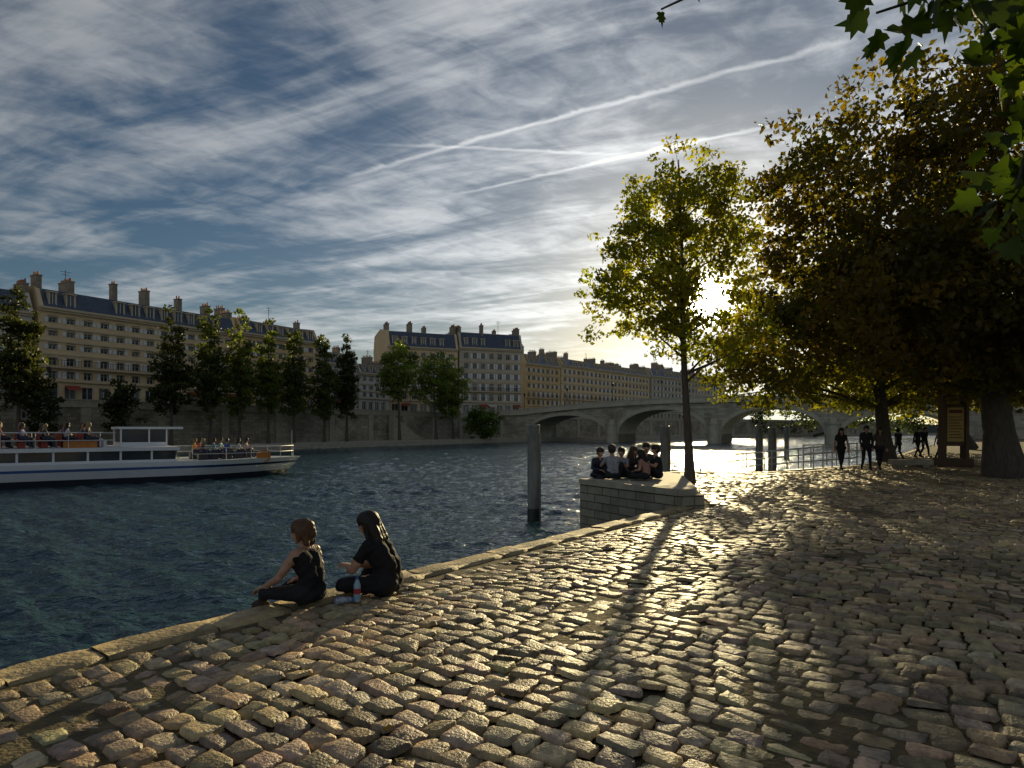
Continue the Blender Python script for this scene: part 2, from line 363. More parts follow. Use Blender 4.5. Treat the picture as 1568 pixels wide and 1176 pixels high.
# ------------------------------------------------------------ far bank
def fx(y,o): return .615*y-90.8-o
FD=Vector((.615,1)).normalized()
far_low=[(fx(-300,0),-300),(fx(150,0),150),(12,162),(66,222),(205,326),(400,450),(380,480),(195,340),(60,232),(-6.5-3,160),(fx(-300,13),-300)]
mb=MB(); mb.prism(far_low,-3,-.45); mb.make('lower_quay_pavement',m_plain)
land=[(fx(-900,11),-900),(fx(155,11),155),(8,166),(62,226),(200,331),(420,470),(3000,2500),(-4000,3500),(-4000,-900)]
mb=MB(); mb.prism(land,-3,4.2); mb.make('far_bank_street',m_asph)
ew=empty('embankment_wall')
wp=[Vector((fx(-40,10.8),-40)),Vector((fx(60,10.8),60)),Vector((fx(110,10.8),110)),Vector((fx(155,10.8),155)),Vector((8.3,165.7)),Vector((62.3,225.6)),Vector((200,330))]
for i in range(len(wp)-1):
    a,b=wp[i],wp[i+1]; dd=b-a; Ln=dd.length
    wallseg('wall_face_%d'%i,a,b,-1,4.3,.5,m_wall,ew,out=.1)
    w2=MB(); w2.box(0,Ln,-.22,.5,4.302,4.5); w2.box(0,Ln,-.08,.3,4.502,5.15); w2.box(0,Ln,-.16,.38,5.152,5.3)
    k=4
    while k<Ln-2: w2.box(k,k+1.1,-.35,-.102,-1,4.25); k+=9.5
    w2.make('parapet_%d'%i,m_plain,ew,loc=(a.x,a.y,0),rz=math.atan2(dd.y,dd.x))
st=MB()
for i in range(22): st.box(i*.36,i*.36+.36,-1.8,-.36,-.44,4.2-i*.2)
st.make('quay_stairs',m_plain,loc=(fx(126,10.8),126,0),rz=math.atan2(FD.y,FD.x))

def building(name,p0,p1,base,eave,roof,floors,bays,depth,c1,c2,dorm=True,seed=0,roofm=None,chim=2.0):
    R=random.Random(seed); p0=Vector(p0);p1=Vector(p1);d=p1-p0;W=d.length
    root=empty(name,(p0.x,p0.y,base),math.atan2(d.y,d.x))
    mw=mat(name+'_render',c1,c2,scale=.35,bump=.1,bscale=2); roofm=roofm or m_slate
    Hh=eave-base; g=4.0; fh=(Hh-g-.5)/(floors-1)
    wl=MB(); gl=MB(); fr=MB(); tr=MB(); ir=MB(); aw=MB()
    m=.6; cw=(W-2*m)/bays
    def q(x0,x1,z0,z1,y=0): 
        if x1-x0>1e-4 and z1-z0>1e-4: wl.quad((x0,y,z0),(x1,y,z0),(x1,y,z1),(x0,y,z1))
    q(0,m,0,Hh); q(W-m,W,0,Hh); q(m,W-m,Hh-.5,Hh)
    for f in range(floors):
        z0=0 if f==0 else g+(f-1)*fh; z1=g if f==0 else z0+fh
        for b in range(bays):
            a=m+b*cw; e=a+cw
            if f==0: ww=min(cw*.68,1.9); o0=z0+.15; o1=z1-.8
            else: ww=min(cw*.46,1.15); o0=z0+(.25 if f<3 else .6); o1=z1-.55
            x0=(a+e)/2-ww/2; x1=x0+ww
            q(a,x0,z0,z1);q(x1,e,z0,z1);q(x0,x1,z0,o0);q(x0,x1,o1,z1)
            dp=.32
            wl.quad((x0,0,o0),(x0,dp,o0),(x0,dp,o1),(x0,0,o1)); wl.quad((x1,dp,o0),(x1,0,o0),(x1,0,o1),(x1,dp,o1))
            wl.quad((x0,0,o1),(x0,dp,o1),(x1,dp,o1),(x1,0,o1)); wl.quad((x0,dp,o0),(x0,0,o0),(x1,0,o0),(x1,dp,o0))
            gl.quad((x0,dp-.02,o0),(x1,dp-.02,o0),(x1,dp-.02,o1),(x0,dp-.02,o1),1 if R.random()<.35 else 0)
            t=.07; y0,y1=dp-.10,dp-.03
            fr.box(x0,x0+t,y0,y1,o0,o1);fr.box(x1-t,x1,y0,y1,o0,o1);fr.box((x0+x1)/2-t/2,(x0+x1)/2+t/2,y0+.002,y1-.002,o0,o1)
            fr.box(x0+t,(x0+x1)/2-t/2,y0,y1,o1-t,o1);fr.box((x0+x1)/2+t/2,x1-t,y0,y1,o1-t,o1)
            if f==0 and R.random()<.3: 
                aw.v+=[(x0-.2,-.35,o1+.15),(x1+.2,-.35,o1+.15),(x1+.2,-1.5,o1-.5),(x0-.2,-1.5,o1-.5)]; k_=len(aw.v); aw.f.append((k_-4,k_-3,k_-2,k_-1)); aw.m.append(R.choice([0,1]))
            if f>0:
                zz=o0+(o1-o0)*.6; fr.box(x0+t,(x0+x1)/2-t/2,y0,y1,zz,zz+.05); fr.box((x0+x1)/2+t/2,x1-t,y0,y1,zz,zz+.05)
                tr.box(x0-.18,x1+.18,-.09,-.003,o1+.05,o1+.2)
                sh=R.random()
                if sh<.7 and ww<cw*.6:
                    sw=ww*.46; fr.box(x0-sw-.03,x0-.03,-.06,-.004,o0,o1); fr.box(x1+.03,x1+sw+.03,-.06,-.004,o0,o1)
                ir.box(x0-.02,x1+.02,-.10,-.07,o0+.85,o0+.9)
                for kk in range(5): xx=x0+ww*kk/4; ir.box(xx-.02,xx+.02,-.095,-.075,o0-.02,o0+.85)
    for f in range(1,floors):
        z=g+(f-1)*fh; pr=.28 if f==1 else .12
        tr.box(-.02,W+.02,-pr,-.002,z-.2,z-.02)
    if floors>4:
        z=g+fh; tr.box(.3,W-.3,-.75,-.285,z-.16,z-.02); ir.box(.3,W-.3,-.74,-.70,z+.9,z+.95); xx=.3
        while xx<W-.3: ir.box(xx,xx+.04,-.73,-.71,z-.02,z+.9); xx+=.35
    tr.box(-.1,W+.1,-.5,.02,Hh+.002,Hh+.3); tr.box(-.05,W+.05,-.3,-.003,Hh-.3,Hh)
    for x in (0,W): wl.quad((x,0,0),(x,depth,0),(x,depth,Hh),(x,0,Hh))
    wl.quad((0,depth,0),(W,depth,0),(W,depth,Hh),(0,depth,Hh))
    rh=roof-eave; i1=1.1; hz=Hh+.3; s1=rh*.78
    rf=MB(); a0=(0,-.25,hz);a1=(W,-.25,hz);b0=(0,i1,hz+s1);b1=(W,i1,hz+s1);c0=(0,depth/2,hz+rh);c1_=(W,depth/2,hz+rh);d0=(0,depth-i1,hz+s1);d1=(W,depth-i1,hz+s1);e0=(0,depth,hz);e1=(W,depth,hz)
    rf.quad(a0,a1,b1,b0);rf.quad(b0,b1,c1_,c0,1);rf.quad(c0,c1_,d1,d0,1);rf.quad(d0,d1,e1,e0)
    rf.make('mansard_roof',[roofm,m_zinc],root)
    gb=MB()
    for x in (-.02,W+.02-.5):
        pts=[(-.3,hz-.3),(-.3,hz+.1),(i1-.1,hz+s1+.15),(depth/2,hz+rh+.2),(depth-i1,hz+s1+.15),(depth,hz+.1),(depth,hz-.3)]
        n=len(pts);i=len(gb.v)
        gb.v+=[(x,p[0],p[1]) for p in pts]+[(x+.5,p[0],p[1]) for p in pts]
        gb.f.append(tuple(i+k for k in range(n)));gb.m.append(0);gb.f.append(tuple(i+n+k for k in reversed(range(n))));gb.m.append(0)
        for k in range(n):
            j=(k+1)%n; gb.f.append((i+k,i+n+k,i+n+j,i+j)); gb.m.append(0)
    if dorm:
        for b in range(bays):
            if R.random()<.12: continue
            xc=m+(b+.5)*cw; ww=R.choice([.5,.62,.62]); z0=hz+.25; z1=hz+min(s1*.8,2.1)
            tr.box(xc-ww,xc-ww+.14,-.05,1.1,z0,z1); tr.box(xc+ww-.14,xc+ww,-.05,1.1,z0,z1); tr.box(xc-ww+.14,xc+ww-.14,-.05,1.1,z0,z0+.12)
            tr.box(xc-ww-.1,xc+ww+.1,-.15,1.2,z1+.002,z1+.16)
            gl.quad((xc-ww+.14,.08,z0+.12),(xc+ww-.14,.08,z0+.12),(xc+ww-.14,.08,z1),(xc-ww+.14,.08,z1))
            fr.box(xc-.035,xc+.035,.02,.07,z0+.12,z1); fr.box(xc-ww+.14,xc-ww+.2,.02,.07,z0+.12,z1); fr.box(xc+ww-.2,xc+ww-.14,.02,.07,z0+.12,z1)
    nst=max(2,int(W/4.6)); pt=MB()
    for k in range(nst+1):
        x=min(max(k*W/nst+R.uniform(-.9,.9),.35),W-.35); y=R.choice([.9,1.4,depth/2-1]); ln=R.uniform(1.0,3.8); top=hz+rh+R.uniform(.05,1)*chim
        gb.box(x-.33,x+.33,y,y+ln,hz+.3,top,1); gb.box(x-.4,x+.4,y-.07,y+ln+.07,top+.002,top+.16,1)
        npots=int(ln/.42)
        for j in range(npots):
            yy=y+.25+j*(ln-.5)/max(1,npots-1); pt.tube([(x,yy,top+.16),(x,yy,top+.5+R.uniform(0,.25))],[.13,.1],6)
    if R.random()<.8:
        x=W*R.uniform(.1,.9); yy=depth/2-1; z=hz+rh; ir.box(x-.03,x+.03,yy,yy+.06,z-.3,z+3.2); ir.box(x-.7,x+.7,yy-.03,yy-.002,z+2.9,z+2.96); ir.box(x-.5,x+.5,yy-.03,yy-.002,z+2.5,z+2.55)
    wl.make('walls',mw,root); gl.make('window_panes',[m_glass,m_curtain],root); fr.make('window_frames_shutters',m_white,root)
    tr.make('cornices_dormers',m_trim,root); gb.make('gables_chimneys',[mw,m_chim],root); pt.make('chimney_pots',m_pot,root); ir.make('balcony_rails',m_iron,root)
    if aw.v: aw.make('awnings',[pmat_aw1,pmat_aw2],root)
    return root
pmat_aw1=mat('awning_red',(.3,.05,.03)); pmat_aw2=mat('awning_cream',(.55,.5,.4))
cream=((.74,.56,.32),(.60,.45,.26)); grey=((.54,.47,.36),(.42,.36,.28)); white=((.64,.60,.52),(.5,.47,.42)); ochre=((.68,.48,.23),(.54,.38,.18))
def LP(y,o=24.2): return (fx(y,o),y)
building('apartment_building',LP(63),LP(85.2),4.2,16.6,20.0,6,9,12,*white,seed=1,chim=1.3)
building('apartment_building',LP(85.8),LP(111),4.2,17.6,20.8,6,13,12,*cream,seed=2,chim=1.7)
building('apartment_building',LP(111.4),LP(126),4.2,18.0,21.0,6,7,12,*ochre,seed=3,chim=1.6)
building('apartment_building',LP(126.8),LP(135),4.2,14.5,17.3,5,4,12,*white,seed=4,chim=1.4)
building('apartment_building',LP(135.4),LP(143),4.2,13.2,15.6,4,4,12,*white,seed=5,chim=1.4)
building('apartment_building',(-28,147),(-12.8,154),4.2,20.2,24.6,6,7,14,*cream,seed=6,chim=1.6)
building('apartment_building',(-12.4,154.2),(2.5,160.5),4.2,20.8,25.4,6,7,14,*grey,seed=8,chim=1.3)
building('apartment_building',(3.5,178),(14,190),4.2,19.5,22.8,6,7,14,*ochre,seed=9,roofm=m_zinc,chim=1.4)
building('apartment_building',(14.4,190.5),(49,233),4.2,20.2,22.8,6,22,14,*cream,seed=10,roofm=m_zinc,chim=1.2)
building('apartment_building',(50,234),(90,276),4.2,20.5,24,6,22,14,*grey,seed=11,roofm=m_zinc)

# ------------------------------------------------------------ bridge
def bridge():
    Q0=Vector((2.7,155)); Dv=Vector((14.4,-7.6))*1.35; sp=Dv.length; root=empty('stone_arch_bridge',(Q0.x,Q0.y,0),math.atan2(Dv.y,Dv.x))
    nsp=4; Lt=sp*nsp; Wd=13
    def deck(s): 
        u=min(max(s/Lt,0),1); return 5.0+2.2*math.sin(math.pi*u)**.8
    b=MB(); vo=MB(); pr=MB(); pth=2.9
    for k in range(nsp):
        s0=k*sp+pth/2; s1=(k+1)*sp-pth/2; n=28; sc_=(s0+s1)/2; hw=(s1-s0)/2; zs=.6; crown=deck(sc_)-1.25
        def arch(s): return zs+(crown-zs)*math.sqrt(max(0,1-((s-sc_)/hw)**2))
        ss=[sc_-hw*math.cos(math.pi*i/n) for i in range(n+1)]
        for i in range(n):
            a,c=ss[i],ss[i+1]; za,zc=arch(a),arch(c); ta,tcz=deck(a),deck(c)
            for y in (0,Wd): b.quad((a,y,za),(c,y,zc),(c,y,tcz),(a,y,ta))
            b.quad((a,0,za),(c,0,zc),(c,Wd,zc),(a,Wd,za),1)
            def off(s,z,o):
                nx=(s-sc_)/hw**2; nz=(z-zs)/(crown-zs)**2+1e-6; l=math.hypot(nx,nz); return (s+nx/l*o,z+nz/l*o)
            (a2,za2),(c2,zc2)=off(a,za,.75),off(c,zc,.75)
            y=-.08
            vo.quad((a,y,za),(c,y,zc),(c2,y,zc2),(a2,y,za2)); vo.quad((a2,y,za2),(c2,y,zc2),(c2,0,zc2),(a2,0,za2)); vo.quad((a,y,za),(a,0,za),(c,0,zc),(c,y,zc))
        for s_ in (s0,s1): b.quad((s_,0,-3),(s_,Wd,-3),(s_,Wd,zs),(s_,0,zs),1)
    for k in range(nsp+1):
        s0=k*sp-pth/2 if k>0 else -16; s1=k*sp+pth/2 if k<nsp else Lt+40
        ta,tb=deck(s0),deck(s1)
        for y in (0,Wd): b.quad((s0,y,-3),(s1,y,-3),(s1,y,tb),(s0,y,ta))
        if 0<k<nsp:
            c=k*sp; r=1.25
            for yy,sg in ((0,-1),(Wd,1)):
                poly=[(c+r*math.cos(math.pi*i/10),yy+sg*(.003+1.9*math.sin(math.pi*i/10))) for i in range(11)]
                if sg<0: poly=poly[::-1]
                pr.prism(poly,-3,2.6)
                poly2=[(c+(x-c)*1.1,yy+(y-yy)*1.1) for x,y in poly]; pr.prism(poly2,2.602,2.95)
                poly3=[(c+(x-c)*.6,yy+(y-yy)*.4) for x,y in poly]; pr.prism(poly3,2.952,3.8)
            pr.box(c-1.45,c+1.45,.05,Wd-.05,-3,zs+.3)
    n=60; ss=[-16+(Lt+56)*i/n for i in range(n+1)]
    for i in range(n):
        a,c=ss[i],ss[i+1]; za,zc=deck(a),deck(c)
        b.quad((a,0,za),(c,0,zc),(c,Wd,zc),(a,Wd,za),1)
        for (y0,y1,h0,h1) in ((-.45,.0,-.05,.28),(-.12,.25,.282,1.05),(-.2,.33,1.052,1.25),(Wd-.25,Wd+.12,.282,1.05),(Wd-.33,Wd+.2,1.052,1.25)):
            v=[(a,y0,za+h0),(c,y0,zc+h0),(c,y1,zc+h0),(a,y1,za+h0),(a,y0,za+h1),(c,y0,zc+h1),(c,y1,zc+h1),(a,y1,za+h1)]
            for f in ((0,1,2,3),(4,5,6,7),(0,1,5,4),(2,3,7,6)): pr.quad(*[v[k] for k in f])
    b.make('spandrels',[m_bridge_b,m_bridge],root); vo.make('voussoirs',m_bridge,root); pr.make('piers_parapet',m_bridge,root)
    il=MB()
    for k in range(9):
        s=Lt*k/8; z=deck(s)+1.2; il.tube([(s,.6,z),(s,.6,z+.5),(s,.6,z+3.2)],[.12,.07,.05],6); il.tube([(s,.6,z+3.2),(s,.6,z+3.35),(s,.6,z+3.8),(s,.6,z+4.0)],[.1,.22,.26,.03],8)
    il.make('bridge_lamps',m_iron,root)
bridge()

# ------------------------------------------------------------ trees
m_leaf=leafmat('leaves_yellow_green',(4.2,4.3,1.1),.56); m_leafb=leafmat('leaves_chestnut',(3.6,3.5,1.0),.47); m_leaff=leafmat('leaves_far',(2.4,2.5,1.2),.4)
def leafmesh(name,Cn,size,cols,mt,parent,droop=.3,rg=rng):
    n=len(Cn); a=rg.normal(size=(n,3)); a[:,2]-=droop; a/=np.linalg.norm(a,axis=1)[:,None]
    b=rg.normal(size=(n,3)); b-=a*(a*b).sum(1)[:,None]; b/=np.linalg.norm(b,axis=1)[:,None]; c=np.cross(a,b)
    s=size*rg.uniform(.65,1.35,size=(n,1))
    v=np.stack([Cn-a*s*.5, Cn+b*s*.36+c*s*.12-a*s*.05, Cn+a*s*.55, Cn-b*s*.36+c*s*.12-a*s*.05],1).reshape(-1,3)
    F=np.arange(n*4).reshape(n,4)
    return np_mesh(name,v,F,mt,parent,colors=np.repeat(cols,4,axis=0))
def tree(name,base,th,ells,ncl,clr,lpc,lsz,colA,colB,mt,tr=.2,seed=0,zmin=None,gaps=(),limbs=True,trunk_top=None,shell=.45,nlimb=90):
    rg=np.random.default_rng(seed); root=empty(name,base); B=np.array(base,float)
    e=np.array(ells,float); vol=e[:,3]*e[:,4]*e[:,5]; pick=rg.choice(len(e),size=ncl*4,p=vol/vol.sum())
    dirs=rg.normal(size=(ncl*4,3)); dirs/=np.linalg.norm(dirs,axis=1)[:,None]; rr=rg.uniform(shell**3,1,size=(ncl*4,1))**(1/3)
    pts=e[pick,:3]+dirs*rr*e[pick,3:]*(1+.10*rg.normal(size=(ncl*4,1)))
    if zmin is not None: pts=pts[pts[:,2]>zmin]
    for (gx,gy,gz,gr) in gaps: pts=pts[np.linalg.norm(pts-np.array((gx,gy,gz)),axis=1)>gr*.8]
    pts=pts[:ncl]; n=len(pts)
    R=clr*rg.uniform(.55,1.3,size=n); cnt=(lpc*(R/clr)**2).astype(int)+4
    idx=np.repeat(np.arange(n),cnt); o=rg.normal(size=(len(idx),3)); o/=np.linalg.norm(o,axis=1)[:,None]; o*=rg.uniform(0,1,size=(len(idx),1))**.45
    o[:,2]*=.65
    C=pts[idx]+o*R[idx][:,None]
    for (gx,gy,gz,gr) in gaps:
        dv=C-np.array((gx,gy,gz)); a_=np.arctan2(dv[:,2],dv[:,0]); rag=1+.3*np.sin(a_*5+seed)+.2*np.sin(a_*9+gy)
        k=np.linalg.norm(dv,axis=1)>gr*rag*(.45+.65*rg.random(len(C))); C=C[k]; idx=idx[k]
    f=np.clip(rg.uniform(0,1,size=n)[idx]*.7+rg.uniform(0,1,size=len(idx))*.4,0,1)[:,None]
    br=np.clip(1+.25*rg.normal(size=n)[idx],.5,1.6)[:,None]
    cols=(np.array(colA)*(1-f)+np.array(colB)*f)*br
    leafmesh('crown_leaves',C-B,lsz,cols,mt,root,rg=rg)
    w=MB(); top=np.array(trunk_top if trunk_top is not None else (e[:,0].mean(),e[:,1].mean(),e[:,2].mean()+e[:,5].max()*.6)); 
    tp=[]; tr_=[]
    for i in range(9):
        t=i/8; p=B*(1-t)+top*t; wob=np.array((math.sin(t*5+seed),math.cos(t*4+seed),0))*.04*th*t*(1-t)*2
        tp.append(tuple(p+wob-B)); tr_.append(tr*(1.35 if i==0 else 1)*(1-.88*t))
    w.tube(tp,tr_,10)
    sel=pts[:: max(1,n//nlimb)] if limbs else []
    H0=top[2]-B[2]
    for p in sel:
        pl=p-B; z=max(th,min(pl[2]-.35*math.hypot(pl[0],pl[1])-.3,H0*.95)); t=min(.97,z/H0); s0=np.array([np.interp(t,[i/8 for i in range(9)],[q[k] for q in tp]) for k in range(3)])
        mid=s0*.45+pl*.55; mid[2]+=.05*np.linalg.norm(pl-s0); r0=min(tr*(1-.88*t)*.5,.11)
        w.tube([tuple(s0),tuple(mid+rg.normal(size=3)*.05*np.linalg.norm(pl-s0)),tuple(pl)],[r0,r0*.5,max(.006,r0*.1)],5,cap=False)
    w.make('trunk_and_limbs',m_bark,root,smooth=True)
    return root
def on_ray(y,r): return (S.x/S.y*y,y,H+S.z/S.y*y,r)
tree('young_plane_tree',(5.45,20,-.02),3.0,[(5.0,20,6.8,2.5,2.1,2.8),(5.4,20.2,8.6,1.75,1.6,2.0),(4.1,19.8,6.0,1.9,1.7,1.8),(6.2,20,4.7,1.9,1.6,1.4)],470,.40,42,.13,(.07,.088,.014),(.15,.128,.02),m_leaf,tr=.14,seed=3,zmin=3.4,
     gaps=(on_ray(20,.68),on_ray(19,.66),on_ray(21.2,.7),(4.9,19.6,6.7,.4),(3.6,20,6.6,.4),(4.6,20,8.4,.35)),trunk_top=(5.1,20,9.9),shell=.3)
bc=(.04,.05,.009);bc2=(.10,.068,.012)
tree('horse_chestnut_tree',(17.0,22.5,-.02),2.8,[(15.2,23,8.6,6.8,6,5.6),(13.8,22,6.2,5.0,5,3.3),(18.5,22,6,6,6,4),(11.8,23.5,9.3,3.2,3,3.3),(17,21,11.5,4.6,4,3.2),(10.2,24,4.9,3.0,2.6,2.0),(8.9,23.5,4.2,2.0,2,1.4)],1480,.75,46,.21,bc,bc2,m_leafb,tr=.52,seed=11,zmin=3.0,gaps=(on_ray(21,.9),on_ray(22.5,.95),on_ray(24,1.0),on_ray(25.5,1.05)),trunk_top=(15.5,22.6,12.5),shell=.5,nlimb=40)
gB=tuple(on_ray(yy,1.3) for yy in (29,31,33,35,37))
tree('horse_chestnut_tree',(19.5,34,-.02),2.8,[(17.2,34,6.8,7.0,5,4.6),(13.0,33,4.9,3.6,4,2.2),(11.6,30.5,4.2,2.6,2.6,1.7),(22,35,7,7,6,5)],800,.75,44,.21,(.06,.075,.012),(.12,.105,.015),m_leafb,tr=.4,seed=12,zmin=2.7,gaps=gB,trunk_top=(18.5,34,9.5),shell=.5,nlimb=30)
tree('horse_chestnut_tree',(31,36,-.02),2.8,[(29,36,7.5,8,6,6),(35,34,7,8,6,5)],620,.95,36,.3,bc,bc2,m_leafb,tr=.45,seed=13,zmin=2.9,shell=.5,nlimb=25)
tree('horse_chestnut_tree',(38,54,-.02),2.8,[(36,54,7.5,9,7,6),(27,52,6,5,5,3.5)],420,1.2,30,.38,(.07,.08,.01),(.12,.1,.015),m_leafb,tr=.4,seed=14,zmin=3.2,shell=.5,nlimb=25)
PL=[(28,455,3.2,'k'),(262,480,2.8,'k'),(322,474,2.7,'m'),(367,484,2.8,'g'),(411,497,2.6,'g'),(450,505,2.5,'m'),(497,512,2.8,'m'),(531,517,2.4,'k')]
cset={'k':((.03,.038,.01),(.055,.058,.015)),'m':((.045,.062,.014),(.085,.095,.02)),'g':((.07,.095,.018),(.12,.13,.02))}
for i,(u,vt,hw,cc_) in enumerate(PL):
    r=(u-784)/1000; y=94/(.615-r); x=r*y; zt=H+y*(657-vt)/1000; zb=2.9; a,b_=cset[cc_]
    mid=(zt+zb)/2
    tree('poplar_tree',(x,y,-.45),3.0,[(x,y,mid+.5,hw*.62,hw*.62,(zt-zb)/2),(x,y,mid-(zt-zb)*.16,hw*.85,hw*.85,(zt-zb)*.3),(x+.3,y,zt-2.2,.6,.6,2.2)],190,.7,26,.38,a,b_,m_leaff,tr=.24,seed=30+i,zmin=zb-.3,shell=.25,trunk_top=(x,y,zt-1.5),nlimb=20)
for i,(u,vt,hw) in enumerate([(612,527,3.6),(668,538,4.3),(694,560,3.2)]):
    r=(u-784)/1000; y=96/(.615-r); x=r*y; zt=H+y*(657-vt)/1000
    tree('lime_tree',(x,y,-.45),3.0,[(x,y,zt-4.5,hw,hw,4.4),(x-1,y,zt-8,hw*.9,hw,3)],140,1.1,30,.45,(.09,.13,.02),(.14,.17,.03),m_leaff,tr=.3,seed=50+i,zmin=3.6,shell=.3,nlimb=25)
tree('weeping_willow',(-6.2,139,-.45),2,[(-6.2,139,2.8,4.2,3,3.2),(-6.6,139,4.6,2.8,2.5,2)],130,1.1,40,.4,(.06,.10,.02),(.09,.13,.02),m_leaff,tr=.35,seed=60,zmin=-.2,shell=.2,nlimb=10)
for i,(u,vt) in enumerate([(186,582),(60,560)]):
    r=(u-784)/1000; y=94/(.615-r); x=r*y; zt=H+y*(657-vt)/1000
    tree('small_quay_tree',(x,y,-.45),1.0,[(x,y,zt/2+.3,1.9,1.9,zt/2)],60,.8,26,.38,(.02,.028,.01),(.04,.045,.012),m_leaff,tr=.15,seed=70+i,zmin=.4,shell=.2,nlimb=10)
tree('distant_trees',(120,260,-1),3,[(105,250,8,20,8,7),(140,240,9,25,8,8),(180,220,9,30,8,8),(230,200,9,30,8,9)],420,3,26,1.1,(.03,.045,.015),(.06,.07,.02),m_leaff,tr=.5,seed=80,zmin=0,limbs=False)
def near_branch():
    root=empty('plane_tree',(6.2,.6,-.02)); B=np.array((6.2,.6,-.02)); w=MB()
    w.tube([(0,0,0),(.05,0,1.5),(0,.1,3.2),(.1,.1,5),(0,0,7.5)],[.42,.34,.3,.24,.1],12)
    rg=np.random.default_rng(5)
    def T(p): return tuple(np.array(p)-B)
    tw=[[(6.1,.7,3.3),(4.2,1.6,3.6),(2.6,2.05,3.5),(1.75,2.15,3.2),(1.2,2.15,3.02)],
        [(2.6,2.05,3.5),(2.15,2.3,3.1),(1.88,2.35,2.75),(1.80,2.38,2.4)],
        [(3.4,1.85,3.55),(1.8,2.2,3.5),(.9,2.2,3.25),(.48,2.1,3.0)],
        [(2.6,2.05,3.5),(1.95,2.25,3.05),(1.62,2.2,2.86)]]
    for t in tw: w.tube([T(p) for p in t],[.07,.04,.02,.01,.004][:len(t)] if t is tw[0] else list(np.linspace(.02,.003,len(t))),6)
    w.make('trunk_and_branch',m_bark,root,smooth=True)
    V=[];F=[];C=[]
    shape=[(0,0),(.18,-.05),(.42,.02),(.30,.22),(.55,.42),(.30,.45),(.28,.62),(.12,.62),(0,1.0),(-.12,.62),(-.28,.62),(-.30,.45),(-.55,.42),(-.30,.22),(-.42,.02),(-.18,-.05)]
    def leaf(p,s):
        a=Vector(rg.normal(size=3)); a.z-=1.3; a.normalize(); b=Vector(rg.normal(size=3)); b-=a*a.dot(b); b.normalize(); n=a.cross(b); i=len(V)
        V.append(tuple(Vector(p)+a*s*.4+n*s*.08))
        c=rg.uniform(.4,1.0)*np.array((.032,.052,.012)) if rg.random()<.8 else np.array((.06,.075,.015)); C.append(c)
        for (x,y) in shape: V.append(tuple(Vector(p)+b*x*s+a*y*s-n*s*.3*(x*x)-n*s*.12*y*y)); C.append(c)
        k=len(shape)
        for j in range(k): F.append((i,i+1+j,i+1+(j+1)%k))
    def along(t,n,sp_,s):
        for _ in range(n):
            f=rg.uniform(0,1)*(len(t)-1); j=min(int(f),len(t)-2); p=np.array(t[j])*(1-(f-j))+np.array(t[j+1])*(f-j)+rg.normal(size=3)*sp_; leaf(T(p),rg.uniform(.7,1.2)*s)
    along(tw[0][2:],110,.08,.115); along(tw[1],125,.065,.105); along(tw[2][-2:],8,.02,.05); along(tw[3],70,.06,.105); along(tw[2][:3],26,.08,.1)
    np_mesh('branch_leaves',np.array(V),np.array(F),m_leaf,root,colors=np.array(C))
    n=3000; o=rg.normal(size=(n,3)); o/=np.linalg.norm(o,axis=1)[:,None]; o*=rg.uniform(.3,1,size=(n,1)); Cn=o*np.array((3.4,2.4,2.4))+np.array((.3,-1.8,6.4))
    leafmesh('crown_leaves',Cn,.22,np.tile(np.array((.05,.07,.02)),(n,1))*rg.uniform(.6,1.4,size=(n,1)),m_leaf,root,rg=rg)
near_branch()

# ------------------------------------------------------------ mooring poles
def pole(x,y,r,top):
    root=empty('mooring_pole',(x,y,0)); b=MB()
    b.tube([(0,0,-3),(0,0,-.95)],[r*1.02,r*1.02],20,0); b.make('wet_base',m_poleb,root)
    b=MB(); b.tube([(0,0,-.95),(0,0,top-.12),(0,0,top-.1),(0,0,top-.02),(0,0,top)],[r,r,r*1.08,r*1.08,r*.85],20)
    b.box(r*.9,r*1.22,-.06,.06,-2.2,top-.3)
    b.make('shaft',m_pole,root)
pole(.033*21.4,21.4,.2,1.8); pole(.234*29,29,.2,1.8); pole(.378*42,42,.2,1.9); pole(.398*37,37,.2,1.75); pole(.56*48,64,.2,1.9)

def gang():
    root=empty('gangway_railing'); b=MB()
    def rail(p,q_,n,h=1.0):
        p=Vector(p);q_=Vector(q_)
        for k in range(n+1):
            a=p.lerp(q_,k/n); b.tube([tuple(a),tuple(a+Vector((0,0,h)))],[.028,.028],6)
        for z in (h,h*.66,h*.33): b.tube([tuple(p+Vector((0,0,z))),tuple(q_+Vector((0,0,z)))],[.022,.022],6)
    rail((11.6,26.0,0),(15.9,30.1,.0),6); rail((10.4,36,-.9),(15.9,30.1,0),6); rail((12.0,37.2,-.9),(16.8,31.2,0),6)
    rail((7,35.5,-.9),(10.4,36,-.9),3)
    b.make('railings',m_rail,root)
    c=MB()
    c.v+= [(10.4,36,-.95),(12,37.2,-.95),(16.8,31.2,-.03),(15.9,30.1,-.03),(10.4,36,-1.05),(12,37.2,-1.05),(16.8,31.2,-.13),(15.9,30.1,-.13)]
    for f in ((0,1,2,3),(4,5,6,7),(0,3,7,4),(1,2,6,5)): c.f.append(f); c.m.append(0)
    c.box(5.5,12.5,36,39,-1.4,-.9); c.make('ramp_and_pontoon',m_iron,root)
gang()
